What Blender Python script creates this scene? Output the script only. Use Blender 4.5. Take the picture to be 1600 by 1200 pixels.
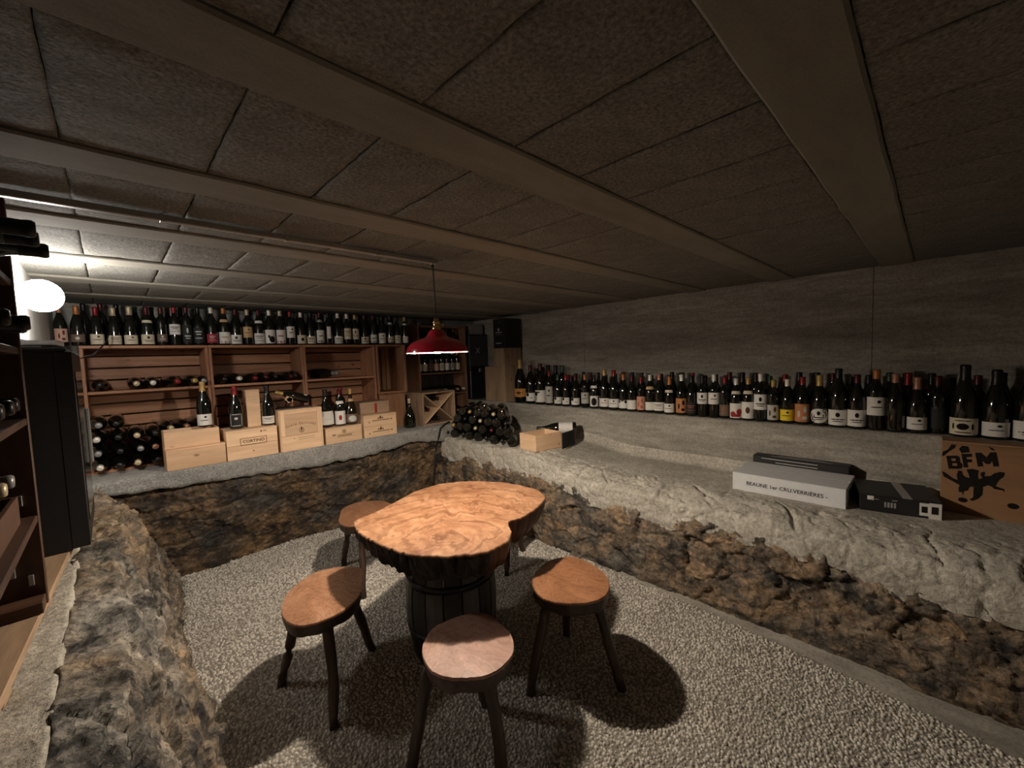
import bpy, bmesh, math, random
import numpy as np
from mathutils import Vector, Matrix, noise, Euler
PI = math.pi
R = math.radians
rnd = random.Random(7)
for o in list(bpy.data.objects): bpy.data.objects.remove(o)
scene = bpy.context.scene
COL = scene.collection

# ------------------------------------------------------------------ camera, world, exposure
CAM_Z = 1.45
cam_d = bpy.data.cameras.new('camera')
cam_d.sensor_width = 36.0
cam_d.lens = 36.0 * 644.27 / 1600.0
cam_d.clip_start = 0.02
cam = bpy.data.objects.new('camera', cam_d); COL.objects.link(cam)
cam.matrix_world = (Matrix.Translation((0, 0, CAM_Z)) @ Matrix.Rotation(R(-44.2526), 4, 'Z')
                    @ Matrix.Rotation(R(90 - 3.6997), 4, 'X') @ Matrix.Rotation(R(-1.9726), 4, 'Z'))
scene.camera = cam
world = bpy.data.worlds.new('world'); scene.world = world
world.use_nodes = True
world.node_tree.nodes['Background'].inputs[0].default_value = (0.9, 0.85, 0.8, 1)
world.node_tree.nodes['Background'].inputs[1].default_value = 0.002
vs = scene.view_settings
vs.view_transform = 'Standard'; vs.look = 'None'; vs.gamma = 1.0; vs.use_curve_mapping = False
vs.exposure = 0.0
PENDANT = 3150.0      # emission of the bulb in the red lamp
GLOBE = 118.0          # emission of the white globe lamp

# ------------------------------------------------------------------ materials
MATS = {}
def nodes_of(name):
    m = bpy.data.materials.new(name); m.use_nodes = True
    nt = m.node_tree; b = nt.nodes['Principled BSDF']
    return m, nt, b
def N(nt, t, **kw):
    n = nt.nodes.new(t)
    for k, v in kw.items():
        if hasattr(n, k) and not k.startswith('i_'): setattr(n, k, v)
    return n
def ramp(nt, stops, interp='LINEAR'):
    r = nt.nodes.new('ShaderNodeValToRGB'); e = r.color_ramp
    e.interpolation = interp
    while len(e.elements) > 1: e.elements.remove(e.elements[-1])
    e.elements[0].position = stops[0][0]; e.elements[0].color = (*stops[0][1], 1)
    for p, c in stops[1:]:
        x = e.elements.new(p); x.color = (*c, 1)
    return r
def noise_tex(nt, coord, scale, detail=6, rough=.6, dist=0, vec_scale=None):
    t = nt.nodes.new('ShaderNodeTexNoise')
    t.inputs['Scale'].default_value = scale; t.inputs['Detail'].default_value = detail
    t.inputs['Roughness'].default_value = rough; t.inputs['Distortion'].default_value = dist
    if vec_scale:
        mp = nt.nodes.new('ShaderNodeMapping'); mp.inputs['Scale'].default_value = vec_scale
        nt.links.new(coord, mp.inputs['Vector']); coord = mp.outputs['Vector']
    nt.links.new(coord, t.inputs['Vector'])
    return t
def mixc(nt, fac, a, b, blend='MIX'):
    m = nt.nodes.new('ShaderNodeMix'); m.data_type = 'RGBA'; m.blend_type = blend
    for sock, v in ((m.inputs[0], fac), (m.inputs[6], a), (m.inputs[7], b)):
        if isinstance(v, (int, float)): sock.default_value = v
        elif isinstance(v, tuple): sock.default_value = (*v, 1)
        else: nt.links.new(v, sock)
    return m.outputs[2]
def bump(nt, b, height, strength=.4, dist=.01, prev=None):
    n = nt.nodes.new('ShaderNodeBump'); n.inputs['Strength'].default_value = strength
    n.inputs['Distance'].default_value = dist
    nt.links.new(height, n.inputs['Height'])
    if prev is not None: nt.links.new(prev, n.inputs['Normal'])
    nt.links.new(n.outputs['Normal'], b.inputs['Normal'])
    return n.outputs['Normal']
def coord_random(nt, kind='Object'):
    """object coordinates shifted by the object's own random number, so copies differ"""
    tc = nt.nodes.new('ShaderNodeTexCoord'); oi = nt.nodes.new('ShaderNodeObjectInfo')
    ml = nt.nodes.new('ShaderNodeVectorMath'); ml.operation = 'SCALE'; ml.inputs[0].default_value = (17, 31, 23)
    nt.links.new(oi.outputs['Random'], ml.inputs['Scale'])
    ad = nt.nodes.new('ShaderNodeVectorMath'); ad.operation = 'ADD'
    nt.links.new(tc.outputs[kind], ad.inputs[0]); nt.links.new(ml.outputs[0], ad.inputs[1])
    return ad.outputs[0], oi.outputs['Random']
def flat(name, col, rough=.5, metal=0.0, spec=.5, var=.12, scale=30):
    if name in MATS: return MATS[name]
    m, nt, b = nodes_of(name)
    co, rn = coord_random(nt)
    t = noise_tex(nt, co, scale, 4)
    r = ramp(nt, [(.3, tuple(c * (1 - var) for c in col)), (.7, tuple(min(1, c * (1 + var)) for c in col))])
    nt.links.new(t.outputs['Fac'], r.inputs[0]); nt.links.new(r.outputs[0], b.inputs['Base Color'])
    b.inputs['Roughness'].default_value = rough; b.inputs['Metallic'].default_value = metal
    b.inputs['Specular IOR Level'].default_value = spec
    MATS[name] = m; return m
def emit(name, col, strength):
    m = bpy.data.materials.new(name); m.use_nodes = True; nt = m.node_tree
    nt.nodes.remove(nt.nodes['Principled BSDF'])
    e = nt.nodes.new('ShaderNodeEmission'); e.inputs[0].default_value = (*col, 1); e.inputs[1].default_value = strength
    nt.links.new(e.outputs[0], nt.nodes['Material Output'].inputs[0]); return m
def concrete(name, dark, light, stain, scale=1.0, streak=None, speck=0.0, bumpy=.35, fine=140):
    m, nt, b = nodes_of(name)
    tc = nt.nodes.new('ShaderNodeTexCoord'); co = tc.outputs['Object']
    big = noise_tex(nt, co, 1.6 * scale, 7, .62, .4, streak)
    mid = noise_tex(nt, co, 9 * scale, 8, .65, .3, streak)
    fin = noise_tex(nt, co, fine, 4, .7)
    r = ramp(nt, [(.32, dark), (.5, tuple((a + c) / 2 for a, c in zip(dark, light))), (.68, light)])
    nt.links.new(big.outputs['Fac'], r.inputs[0])
    rs = ramp(nt, [(.42, (0, 0, 0)), (.66, (1, 1, 1))]); nt.links.new(mid.outputs['Fac'], rs.inputs[0])
    c = mixc(nt, rs.outputs[0], r.outputs[0], stain)
    c = mixc(nt, .55, r.outputs[0], c)
    rf = ramp(nt, [(.3, (1 - speck,) * 3), (.7, (1 + speck * .8,) * 3)]); nt.links.new(fin.outputs['Fac'], rf.inputs[0])
    c = mixc(nt, 1.0, c, rf.outputs[0], 'MULTIPLY')
    nt.links.new(c, b.inputs['Base Color'])
    b.inputs['Roughness'].default_value = .85; b.inputs['Specular IOR Level'].default_value = .25
    n1 = bump(nt, b, mid.outputs['Fac'], bumpy, .012)
    bump(nt, b, fin.outputs['Fac'], bumpy, .004, n1)
    MATS[name] = m; return m
concrete('ceiling_panel_mat', (.150, .146, .130), (.204, .197, .174), (.262, .248, .216), 1.6, None, .6, .7, 110)
concrete('beam_mat', (.215, .203, .172), (.28, .262, .220), (.172, .157, .131), 1.5, (.25, 1, 1), .12, .15, 160)
concrete('wall_mat', (.24, .222, .192), (.50, .46, .395), (.19, .172, .146), 2.2, (1, .3, 1.9), .3, .4, 80)
concrete('slab_mat', (.27, .265, .25), (.40, .385, .36), (.20, .195, .185), 2.0, None, .55, .9, 95)
concrete('bench_mat', (.46, .425, .365), (.66, .61, .53), (.36, .32, .265), 2.2, None, .4, .9, 60)
concrete('mortar_mat', (.26, .23, .195), (.36, .32, .27), (.20, .175, .15), 2.0, None, .3, .5, 120)
concrete('white_wall_mat', (.62, .60, .57), (.74, .72, .69), (.55, .52, .48), 1.2, None, .06, .1, 120)
concrete('grey_block_mat', (.36, .35, .33), (.46, .445, .42), (.28, .27, .25), 2, None, .2, .3, 110)

def rock_mat(name, dark, brown, ochre, grey, greyness):
    m, nt, b = nodes_of(name)
    tc = nt.nodes.new('ShaderNodeTexCoord'); co = tc.outputs['Object']
    n1 = noise_tex(nt, co, 2.0, 8, .66, .4)
    n2 = noise_tex(nt, co, 6.0, 9, .7, .3, (1, 1, 1.5))
    n3 = noise_tex(nt, co, 45, 5, .7, .2)
    dm = nt.nodes.new('ShaderNodeVectorMath'); dm.operation = 'ADD'; nt.links.new(co, dm.inputs[0])
    sc = nt.nodes.new('ShaderNodeVectorMath'); sc.operation = 'SCALE'; sc.inputs['Scale'].default_value = .10
    nt.links.new(n2.outputs['Color'], sc.inputs[0]); nt.links.new(sc.outputs[0], dm.inputs[1])
    v1 = nt.nodes.new('ShaderNodeTexVoronoi'); v1.inputs['Scale'].default_value = 24; nt.links.new(dm.outputs[0], v1.inputs['Vector'])
    v2 = nt.nodes.new('ShaderNodeTexVoronoi'); v2.inputs['Scale'].default_value = 62; nt.links.new(dm.outputs[0], v2.inputs['Vector'])
    ve = nt.nodes.new('ShaderNodeTexVoronoi'); ve.feature = 'DISTANCE_TO_EDGE'; ve.inputs['Scale'].default_value = 13; nt.links.new(dm.outputs[0], ve.inputs['Vector'])
    r1 = ramp(nt, [(.38, dark), (.48, brown), (.58, ochre), (.74, brown)]); nt.links.new(n2.outputs['Fac'], r1.inputs[0])
    r2 = ramp(nt, [(.46 - greyness, (0, 0, 0)), (.62 - greyness, (1, 1, 1))]); nt.links.new(n1.outputs['Fac'], r2.inputs[0])
    rg = ramp(nt, [(.40, dark), (.57, grey), (.78, tuple(min(1, g * 1.35) for g in grey))]); nt.links.new(n2.outputs['Fac'], rg.inputs[0])
    c = mixc(nt, r2.outputs[0], r1.outputs[0], rg.outputs[0])
    bw = nt.nodes.new('ShaderNodeRGBToBW'); nt.links.new(v1.outputs['Color'], bw.inputs[0])
    rc = ramp(nt, [(.2, (.55, .55, .55)), (.8, (1.35, 1.32, 1.28))]); nt.links.new(bw.outputs[0], rc.inputs[0])
    c = mixc(nt, .8, c, rc.outputs[0], 'MULTIPLY')
    rf = ramp(nt, [(.3, (.6, .6, .6)), (.65, (1.15, 1.15, 1.15))]); nt.links.new(n3.outputs['Fac'], rf.inputs[0])
    c = mixc(nt, .8, c, rf.outputs[0], 'MULTIPLY')
    re = ramp(nt, [(0, (.25, .25, .25)), (.035, (1, 1, 1))]); nt.links.new(ve.outputs['Distance'], re.inputs[0])
    c = mixc(nt, .7, c, re.outputs[0], 'MULTIPLY')
    nt.links.new(c, b.inputs['Base Color'])
    b.inputs['Roughness'].default_value = .68; b.inputs['Specular IOR Level'].default_value = .4
    a = bump(nt, b, v1.outputs['Distance'], .55, .02)
    a = bump(nt, b, v2.outputs['Distance'], .5, .008, a)
    bump(nt, b, n3.outputs['Fac'], .35, .004, a)
    MATS[name] = m; return m
rock_mat('rock_back_mat', (.028, .025, .023), (.12, .08, .05), (.28, .18, .095), (.10, .093, .085), .0)
rock_mat('rock_right_mat', (.05, .045, .04), (.19, .145, .105), (.37, .25, .15), (.23, .21, .18), .02)
rock_mat('rock_left_mat', (.035, .032, .029), (.24, .19, .14), (.38, .275, .175), (.37, .345, .305), .0)

def wood(name, light, dark, axis=0, grain=9.0, rough=.55, ringy=.5, bumps=.12, knots=True, gloss=.4):
    """boards with the grain along local axis 0/1/2"""
    m, nt, b = nodes_of(name)
    co, rn = coord_random(nt)
    s = [grain, grain, grain]; s[axis] = grain * .09
    st = noise_tex(nt, co, 1.0, 6, .62, 1.1, tuple(s))
    st2 = noise_tex(nt, co, 1.0, 5, .7, .2, tuple(v * 6 for v in s))
    r = ramp(nt, [(.30, dark), (.48, tuple((a * .55 + c * .45) for a, c in zip(light, dark))), (.66, light)])
    nt.links.new(st.outputs['Fac'], r.inputs[0])
    rf = ramp(nt, [(.3, (1 - ringy * .45,) * 3), (.65, (1.05,) * 3)]); nt.links.new(st2.outputs['Fac'], rf.inputs[0])
    c = mixc(nt, 1.0, r.outputs[0], rf.outputs[0], 'MULTIPLY')
    if knots:
        vo = nt.nodes.new('ShaderNodeTexVoronoi'); vo.inputs['Scale'].default_value = 1.0
        mp = nt.nodes.new('ShaderNodeMapping'); ks = [9, 9, 9]; ks[axis] = 4.5
        mp.inputs['Scale'].default_value = ks
        nt.links.new(co, mp.inputs['Vector']); nt.links.new(mp.outputs[0], vo.inputs['Vector'])
        rk = ramp(nt, [(.03, (1, 1, 1)), (.10, (0, 0, 0))]); nt.links.new(vo.outputs['Distance'], rk.inputs[0])
        c = mixc(nt, rk.outputs[0], c, tuple(d * .35 for d in dark))
    hs = nt.nodes.new('ShaderNodeHueSaturation')
    mr = nt.nodes.new('ShaderNodeMapRange'); mr.inputs[3].default_value = .82; mr.inputs[4].default_value = 1.15
    nt.links.new(rn, mr.inputs[0]); nt.links.new(mr.outputs[0], hs.inputs['Value']); nt.links.new(c, hs.inputs['Color'])
    nt.links.new(hs.outputs[0], b.inputs['Base Color'])
    b.inputs['Roughness'].default_value = rough; b.inputs['Specular IOR Level'].default_value = gloss
    bump(nt, b, st2.outputs['Fac'], bumps, .003)
    MATS[name] = m; return m
for ax, s in ((0, 'x'), (1, 'y'), (2, 'z')):
    wood('dark_rack_' + s, (.105, .05, .028), (.04, .018, .011), ax)
    wood('rack_wood_' + s, (.47, .232, .128), (.23, .10, .052), ax)
    wood('crate_wood_' + s, (.86, .60, .39), (.66, .40, .23), ax, 7.0, .6, .3)
    wood('brown_wood_' + s, (.36, .185, .10), (.16, .075, .04), ax)
    wood('plank_wood_' + s, (.50, .34, .22), (.28, .18, .11), ax)
    wood('charred_' + s, (.045, .036, .03), (.014, .012, .011), ax, 12, .5, .6, .4, False)
    wood('leg_wood_' + s, (.075, .04, .025), (.022, .013, .010), ax, 16, .45, .5, .5, False)
wood('ply_wood', (.40, .22, .11), (.27, .145, .07), 1, 5, .6, .25, .05)
wood('stave_grey', (.11, .098, .088), (.045, .04, .036), 2, 14, .6, .6, .4, False)

def burl(name, light, mid, dark, scale, rough, center):
    m, nt, b = nodes_of(name)
    tc = nt.nodes.new('ShaderNodeTexCoord'); co = tc.outputs['Object']
    mp = nt.nodes.new('ShaderNodeMapping'); mp.inputs['Location'].default_value = (-center[0], -center[1], 0)
    mp.inputs['Scale'].default_value = (1, 1, .15)
    nt.links.new(co, mp.inputs['Vector'])
    n1 = noise_tex(nt, mp.outputs[0], 3.2, 6, .6, 1.6)
    sc = nt.nodes.new('ShaderNodeVectorMath'); sc.operation = 'SCALE'; sc.inputs['Scale'].default_value = .34
    nt.links.new(n1.outputs['Color'], sc.inputs[0])
    ad = nt.nodes.new('ShaderNodeVectorMath'); ad.operation = 'ADD'
    nt.links.new(mp.outputs[0], ad.inputs[0]); nt.links.new(sc.outputs[0], ad.inputs[1])
    w = nt.nodes.new('ShaderNodeTexWave'); w.wave_type = 'RINGS'; w.rings_direction = 'Z'
    w.inputs['Scale'].default_value = scale; w.inputs['Distortion'].default_value = 3.5
    w.inputs['Detail'].default_value = 4; w.inputs['Detail Scale'].default_value = 2.2
    nt.links.new(ad.outputs[0], w.inputs['Vector'])
    r = ramp(nt, [(0, mid), (.35, light), (.7, light), (1, dark)]); nt.links.new(w.outputs['Fac'], r.inputs[0])
    n2 = noise_tex(nt, mp.outputs[0], 4.5, 7, .6, 1.2)
    r2 = ramp(nt, [(.33, dark), (.5, mid), (.66, light)]); nt.links.new(n2.outputs['Fac'], r2.inputs[0])
    c = mixc(nt, .5, r.outputs[0], r2.outputs[0])
    n4 = noise_tex(nt, ad.outputs[0], 1, 5, .6, .6, (15, 3, 1)); r4 = ramp(nt, [(.34, (.68, .6, .55)), (.5, (1, 1, 1)), (.68, (1.2, 1.24, 1.3))]); nt.links.new(n4.outputs['Fac'], r4.inputs[0])
    c = mixc(nt, .75, c, r4.outputs[0], 'MULTIPLY')
    n3 = noise_tex(nt, mp.outputs[0], 60, 4, .7, 1)
    rf = ramp(nt, [(.3, (.85, .85, .85)), (.7, (1.06, 1.06, 1.06))]); nt.links.new(n3.outputs['Fac'], rf.inputs[0])
    c = mixc(nt, 1.0, c, rf.outputs[0], 'MULTIPLY')
    nt.links.new(c, b.inputs['Base Color'])
    b.inputs['Roughness'].default_value = rough; b.inputs['Specular IOR Level'].default_value = .45
    bump(nt, b, w.outputs['Fac'], .06, .003)
    MATS[name] = m; return m
burl('table_top_mat', (.45, .245, .137), (.315, .15, .075), (.155, .063, .032), 2.6, .36, (1.15, 1.6))

def seat_mat(name, center, light, mid, dark):
    return burl(name, light, mid, dark, 7, .42, center)

def bark_mat():
    m, nt, b = nodes_of('bark_mat')
    tc = nt.nodes.new('ShaderNodeTexCoord'); co = tc.outputs['Object']
    n = noise_tex(nt, co, 1, 7, .7, .8, (34, 34, 5)); n2 = noise_tex(nt, co, 5, 5, .6, .5)
    r = ramp(nt, [(.3, (.008, .007, .006)), (.7, (.035, .028, .023))]); nt.links.new(n.outputs['Fac'], r.inputs[0])
    nt.links.new(r.outputs[0], b.inputs['Base Color']); b.inputs['Roughness'].default_value = .6
    bump(nt, b, n.outputs['Fac'], .9, .015)
    MATS['bark_mat'] = m
bark_mat()
wood('sawn_mat', (.16, .062, .028), (.06, .022, .011), 2, 9, .4, .4, .1, False)
def pebble_mat():
    m, nt, b = nodes_of('pebble_mat')
    g = nt.nodes.new('ShaderNodeNewGeometry')
    r = ramp(nt, [(0, (.26, .235, .205)), (.2, (.54, .49, .43)), (.6, (.70, .65, .575)), (.9, (.80, .755, .68)), (1, (.40, .35, .29))])
    nt.links.new(g.outputs['Random Per Island'], r.inputs[0])
    tc = nt.nodes.new('ShaderNodeTexCoord'); n = noise_tex(nt, tc.outputs['Object'], 1.4, 5)
    rf = ramp(nt, [(.35, (.82, .82, .82)), (.65, (1.08, 1.08, 1.08))]); nt.links.new(n.outputs['Fac'], rf.inputs[0])
    c = mixc(nt, 1.0, r.outputs[0], rf.outputs[0], 'MULTIPLY')
    nt.links.new(c, b.inputs['Base Color']); b.inputs['Roughness'].default_value = .75
    MATS['pebble_mat'] = m
pebble_mat()
# bottles and small things
flat('bottle_glass', (.006, .0065, .0045), .07, 0, 1.0, .2)
flat('bottle_glass_brown', (.014, .007, .003), .07, 0, 1.0, .2)
flat('clear_dark_glass', (.03, .032, .03), .05, 0, .6, .2)
PAPER = {'white': (.74, .71, .66), 'cream': (.68, .60, .46), 'grey': (.46, .44, .40), 'tan': (.55, .37, .20), 'orange': (.62, .29, .07),
         'salmon': (.62, .30, .21), 'yellow': (.80, .56, .03), 'rust': (.48, .20, .08), 'crimson': (.34, .03, .045), 'black': (.02, .02, .02),
         'pink': (.56, .33, .26), 'brown': (.16, .11, .08), 'gold': (.62, .46, .18)}
for k, c in PAPER.items(): flat('paper_' + k, c, .65, 0, .3, .06)
CAPS = {'black': (.012, .011, .011), 'dark_red': (.07, .007, .009), 'red': (.22, .012, .012), 'white': (.72, .69, .62), 'cream': (.55, .45, .29),
        'gold': (.45, .29, .10), 'orange': (.42, .16, .04), 'copper': (.40, .19, .12), 'green': (.03, .06, .035), 'grey': (.25, .25, .25)}
for k, c in CAPS.items(): flat('capsule_' + k, c, .38, .25, .5, .1)
flat('ink', (.013, .011, .010), .8, 0, .1); flat('ink_brown', (.085, .04, .02), .8, 0, .2); flat('ink_red', (.30, .03, .03), .7, 0, .2)
flat('ink_light', (.55, .53, .50), .6, 0, .3); flat('ink_rust', (.35, .12, .05), .7, 0, .2)
flat('black_plastic', (.010, .010, .011), .38, 0, .5); flat('black_card', (.016, .015, .016), .5, 0, .4)
flat('white_card', (.72, .72, .73), .6, 0, .3, .04); flat('grey_tape', (.30, .29, .28), .45)
flat('fridge_black', (.008, .008, .009), .45, 0, .4); flat('fridge_glass', (.012, .013, .014), .12, 0, .5)
flat('grey_metal', (.28, .28, .28), .4, .6); flat('black_metal', (.015, .015, .016), .4, .3)
flat('brass', (.78, .55, .24), .24, 1.0, .5, .05); flat('lamp_red', (.56, .007, .035), .14, 0, .9, .03)
flat('lamp_white', (.85, .84, .82), .45, 0, .4, .02); flat('cord_black', (.012, .012, .012), .6)
flat('conduit', (.40, .38, .35), .4); flat('paper_sheet', (.80, .80, .80), .7)
flat('sapwood', (.55, .32, .16), .45)
MATS['bulb'] = emit('bulb', (1.0, .87, .705), PENDANT)
MATS['globe'] = emit('globe', (1.0, .95, .88), GLOBE)

# ------------------------------------------------------------------ mesh helpers
class MB:
    def __init__(s): s.v = []; s.f = []; s.sm = []
    def add(s, vs_, fs, smooth=False):
        o = len(s.v); s.v += [tuple(p) for p in vs_]; s.f += [tuple(i + o for i in f) for f in fs]; s.sm += [smooth] * len(fs); return s
    def box(s, x0, x1, y0, y1, z0, z1, c=0.0):
        if c <= 0:
            vs_ = [(x, y, z) for z in (z0, z1) for y in (y0, y1) for x in (x0, x1)]
            return s.add(vs_, [(0, 2, 3, 1), (4, 5, 7, 6), (0, 1, 5, 4), (2, 6, 7, 3), (0, 4, 6, 2), (1, 3, 7, 5)])
        c = min(c, (x1 - x0) * .45, (y1 - y0) * .45, (z1 - z0) * .45)
        bm = bmesh.new(); bmesh.ops.create_cube(bm, size=1)
        for v in bm.verts:
            v.co = ((x0 + x1) / 2 + v.co.x * (x1 - x0), (y0 + y1) / 2 + v.co.y * (y1 - y0), (z0 + z1) / 2 + v.co.z * (z1 - z0))
        bmesh.ops.bevel(bm, geom=bm.edges[:], offset=c, segments=1, affect='EDGES')
        bm.verts.index_update()
        s.add([v.co[:] for v in bm.verts], [[v.index for v in f.verts] for f in bm.faces]); bm.free(); return s
    def lathe(s, prof, seg=20, smooth=True, a0=0, a1=2 * PI, center=(0, 0, 0)):
        closed = abs(a1 - a0 - 2 * PI) < 1e-6
        n = seg if closed else seg + 1
        cx, cy, cz = center; vs_ = []; fs = []
        for r_, z in prof:
            for i in range(n):
                a = a0 + (a1 - a0) * i / seg
                vs_.append((cx + r_ * math.cos(a), cy + r_ * math.sin(a), cz + z))
        for j in range(len(prof) - 1):
            for i in range(seg):
                k = (i + 1) % n
                fs.append((j * n + i, j * n + k, (j + 1) * n + k, (j + 1) * n + i))
        return s.add(vs_, fs, smooth)
    def tube(s, pts, rad, seg=8, smooth=True, caps=True):
        pts = [Vector(p) for p in pts]; n = len(pts)
        rad = rad if isinstance(rad, (list, tuple)) else [rad] * n
        vs_ = []; fs = []; up = Vector((0.03, 0.05, 1)).normalized()
        for i, p in enumerate(pts):
            t = (pts[min(i + 1, n - 1)] - pts[max(i - 1, 0)]).normalized()
            u = up if abs(t.dot(up)) < .95 else Vector((1, 0, 0))
            a = t.cross(u).normalized(); b_ = t.cross(a).normalized()
            for k in range(seg):
                th = 2 * PI * k / seg
                vs_.append(p + (a * math.cos(th) + b_ * math.sin(th)) * rad[i])
        for i in range(n - 1):
            for k in range(seg):
                k2 = (k + 1) % seg
                fs.append((i * seg + k, i * seg + k2, (i + 1) * seg + k2, (i + 1) * seg + k))
        if caps: fs += [tuple(range(seg - 1, -1, -1)), tuple(range((n - 1) * seg, n * seg))]
        return s.add(vs_, fs, smooth)
    def prism(s, poly, z0, z1, smooth=False):
        n = len(poly)
        s.add([(x, y, z0) for x, y in poly] + [(x, y, z1) for x, y in poly],
              [tuple(range(n - 1, -1, -1)), tuple(range(n, 2 * n))] + [(i, (i + 1) % n, n + (i + 1) % n, n + i) for i in range(n)], smooth)
        return s
    def mesh(s, name, fix=True):
        m = bpy.data.meshes.new(name); m.from_pydata(s.v, [], s.f)
        m.polygons.foreach_set('use_smooth', s.sm)
        if fix:
            bm = bmesh.new(); bm.from_mesh(m); bmesh.ops.recalc_face_normals(bm, faces=bm.faces[:]); bm.to_mesh(m); bm.free()
        m.update(); return m
def link(name, data, parent=None, loc=None, rot=None):
    o = bpy.data.objects.new(name, data); COL.objects.link(o)
    if parent is not None: o.parent = parent
    if loc is not None: o.location = loc
    if rot is not None: o.rotation_euler = rot
    return o
def obj(name, mb, mat, parent=None, loc=None, rot=None, fix=True):
    me = mb.mesh(name, fix) if isinstance(mb, MB) else mb
    if mat is not None and not me.materials: me.materials.append(MATS[mat] if isinstance(mat, str) else mat)
    return link(name, me, parent, loc, rot)
def tag(o, label, cat, group=None):
    o['label'] = label; o['category'] = cat
    if group: o['group'] = group
    return o
def thing(name, label, cat, loc=(0, 0, 0), rotz=0, group=None, rot=None):
    o = link(name, None, None, loc, rot if rot is not None else (0, 0, rotz)); o.empty_display_size = .05
    return tag(o, label, cat, group)
def struct(name, mb, mat, label=None, fix=True):
    o = obj(name, mb, mat, fix=fix); o['kind'] = 'structure'
    if label: o['label'] = label
    return o
def B(*a, c=.0): return MB().box(*a, c=c)
def catmull(pts, per=8):
    n = len(pts); out = []
    for i in range(n):
        p0, p1, p2, p3 = (Vector(pts[(i + k - 1) % n]) for k in range(4))
        for j in range(per):
            t = j / per
            out.append(.5 * ((2 * p1) + (p2 - p0) * t + (2 * p0 - 5 * p1 + 4 * p2 - p3) * t * t + (3 * p1 - p0 - 3 * p2 + p3) * t ** 3))
    return [(p.x, p.y) for p in out]
def text_mesh(body, size, offset=0.0, shear=0.0, extrude=.0004, align='CENTER'):
    cu = bpy.data.curves.new('lettering', 'FONT'); cu.body = body; cu.size = size; cu.offset = offset; cu.shear = shear
    cu.extrude = extrude; cu.align_x = align; cu.align_y = 'CENTER'; cu.resolution_u = 3
    o = bpy.data.objects.new('lettering', cu); COL.objects.link(o)
    dg = bpy.context.evaluated_depsgraph_get()
    me = bpy.data.meshes.new_from_object(o.evaluated_get(dg)); me.name = 'lettering'
    bpy.data.objects.remove(o); bpy.data.curves.remove(cu); me.materials.clear()
    return me
FACE_Y = (PI / 2, 0, 0)             # text readable from -y
FACE_X = (PI / 2, 0, -PI / 2)       # text readable from -x
def lettering(body, size, parent, loc, rot, mat='ink', **kw):
    return obj('lettering', text_mesh(body, size, **kw), mat, parent, loc, rot)
def arc_text(body, size, radius, parent, loc, rot, mat):
    """letters set along an arch, one mesh"""
    mb = MB(); w = size * .62; tot = w * (len(body) - 1)
    for i, ch in enumerate(body):
        if ch == ' ': continue
        me = text_mesh(ch, size); a = (i * w - tot / 2) / radius
        for v in me.vertices:
            pass
        ca, sa = math.cos(-a), math.sin(-a)
        vs_ = [(v.co.x * ca - v.co.y * sa + radius * math.sin(a), v.co.x * sa + v.co.y * ca + radius * (math.cos(a) - 1), v.co.z) for v in me.vertices]
        mb.add(vs_, [tuple(p.vertices) for p in me.polygons]); bpy.data.meshes.remove(me)
    return obj('lettering', mb, mat, parent, loc, rot)
def smooth01(a, b, x):
    t = min(1, max(0, (x - a) / (b - a))); return t * t * (3 - 2 * t)
def interp(tab, x):
    if x <= tab[0][0]: return tab[0][1]
    for (a, u), (b_, v) in zip(tab, tab[1:]):
        if x <= b_: return u + (v - u) * (x - a) / (b_ - a)
    return tab[-1][1]
def facet(w, scale, off, tilt, groove):
    """broken-stone relief: every cell is a flat chip with its own height and slant"""
    ds, ps = noise.voronoi(w * scale)
    c = ps[0]; h = noise.cell_vector(c * 37.0) ; k = noise.cell(c * 53.0 + Vector((3, 1, 7)))
    r = (w * scale - c)
    return (k - .0) * off + (r.x * (h.x - .5) + r.y * (h.y - .5) + r.z * (h.z - .5)) * 2 * tilt - max(0, groove - (ds[1] - ds[0]) * groove * 7)
def rough_off(p, amp=1.0):
    """outward push of broken rock at a point"""
    q = Vector((p[0], p[1], p[2] * 1.35))
    w = q + Vector((noise.noise(q * 4), noise.noise(q * 4 + Vector((9, 2, 5))), noise.noise(q * 4 + Vector((4, 8, 1))))) * .06
    d = noise.noise(q * 1.5) * .05
    d += facet(w, 4.5, .016, .030, .008) + facet(w, 11, .010, .013, .006) + facet(q, 27, .005, .0055, .003)
    d += noise.fractal(q * 30, .9, 2.0, 3) * .0035
    return d * amp
def sheet(us, vs_, fn):
    """grid mesh of fn(u, v) points"""
    P = [fn(u, v) for u in us for v in vs_]; nv = len(vs_)
    F = [(i * nv + j, (i + 1) * nv + j, (i + 1) * nv + j + 1, i * nv + j + 1) for i in range(len(us) - 1) for j in range(nv - 1)]
    return MB().add(P, F, True)
def frange(a, b, n): return [a + (b - a) * i / (n - 1) for i in range(n)]

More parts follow.
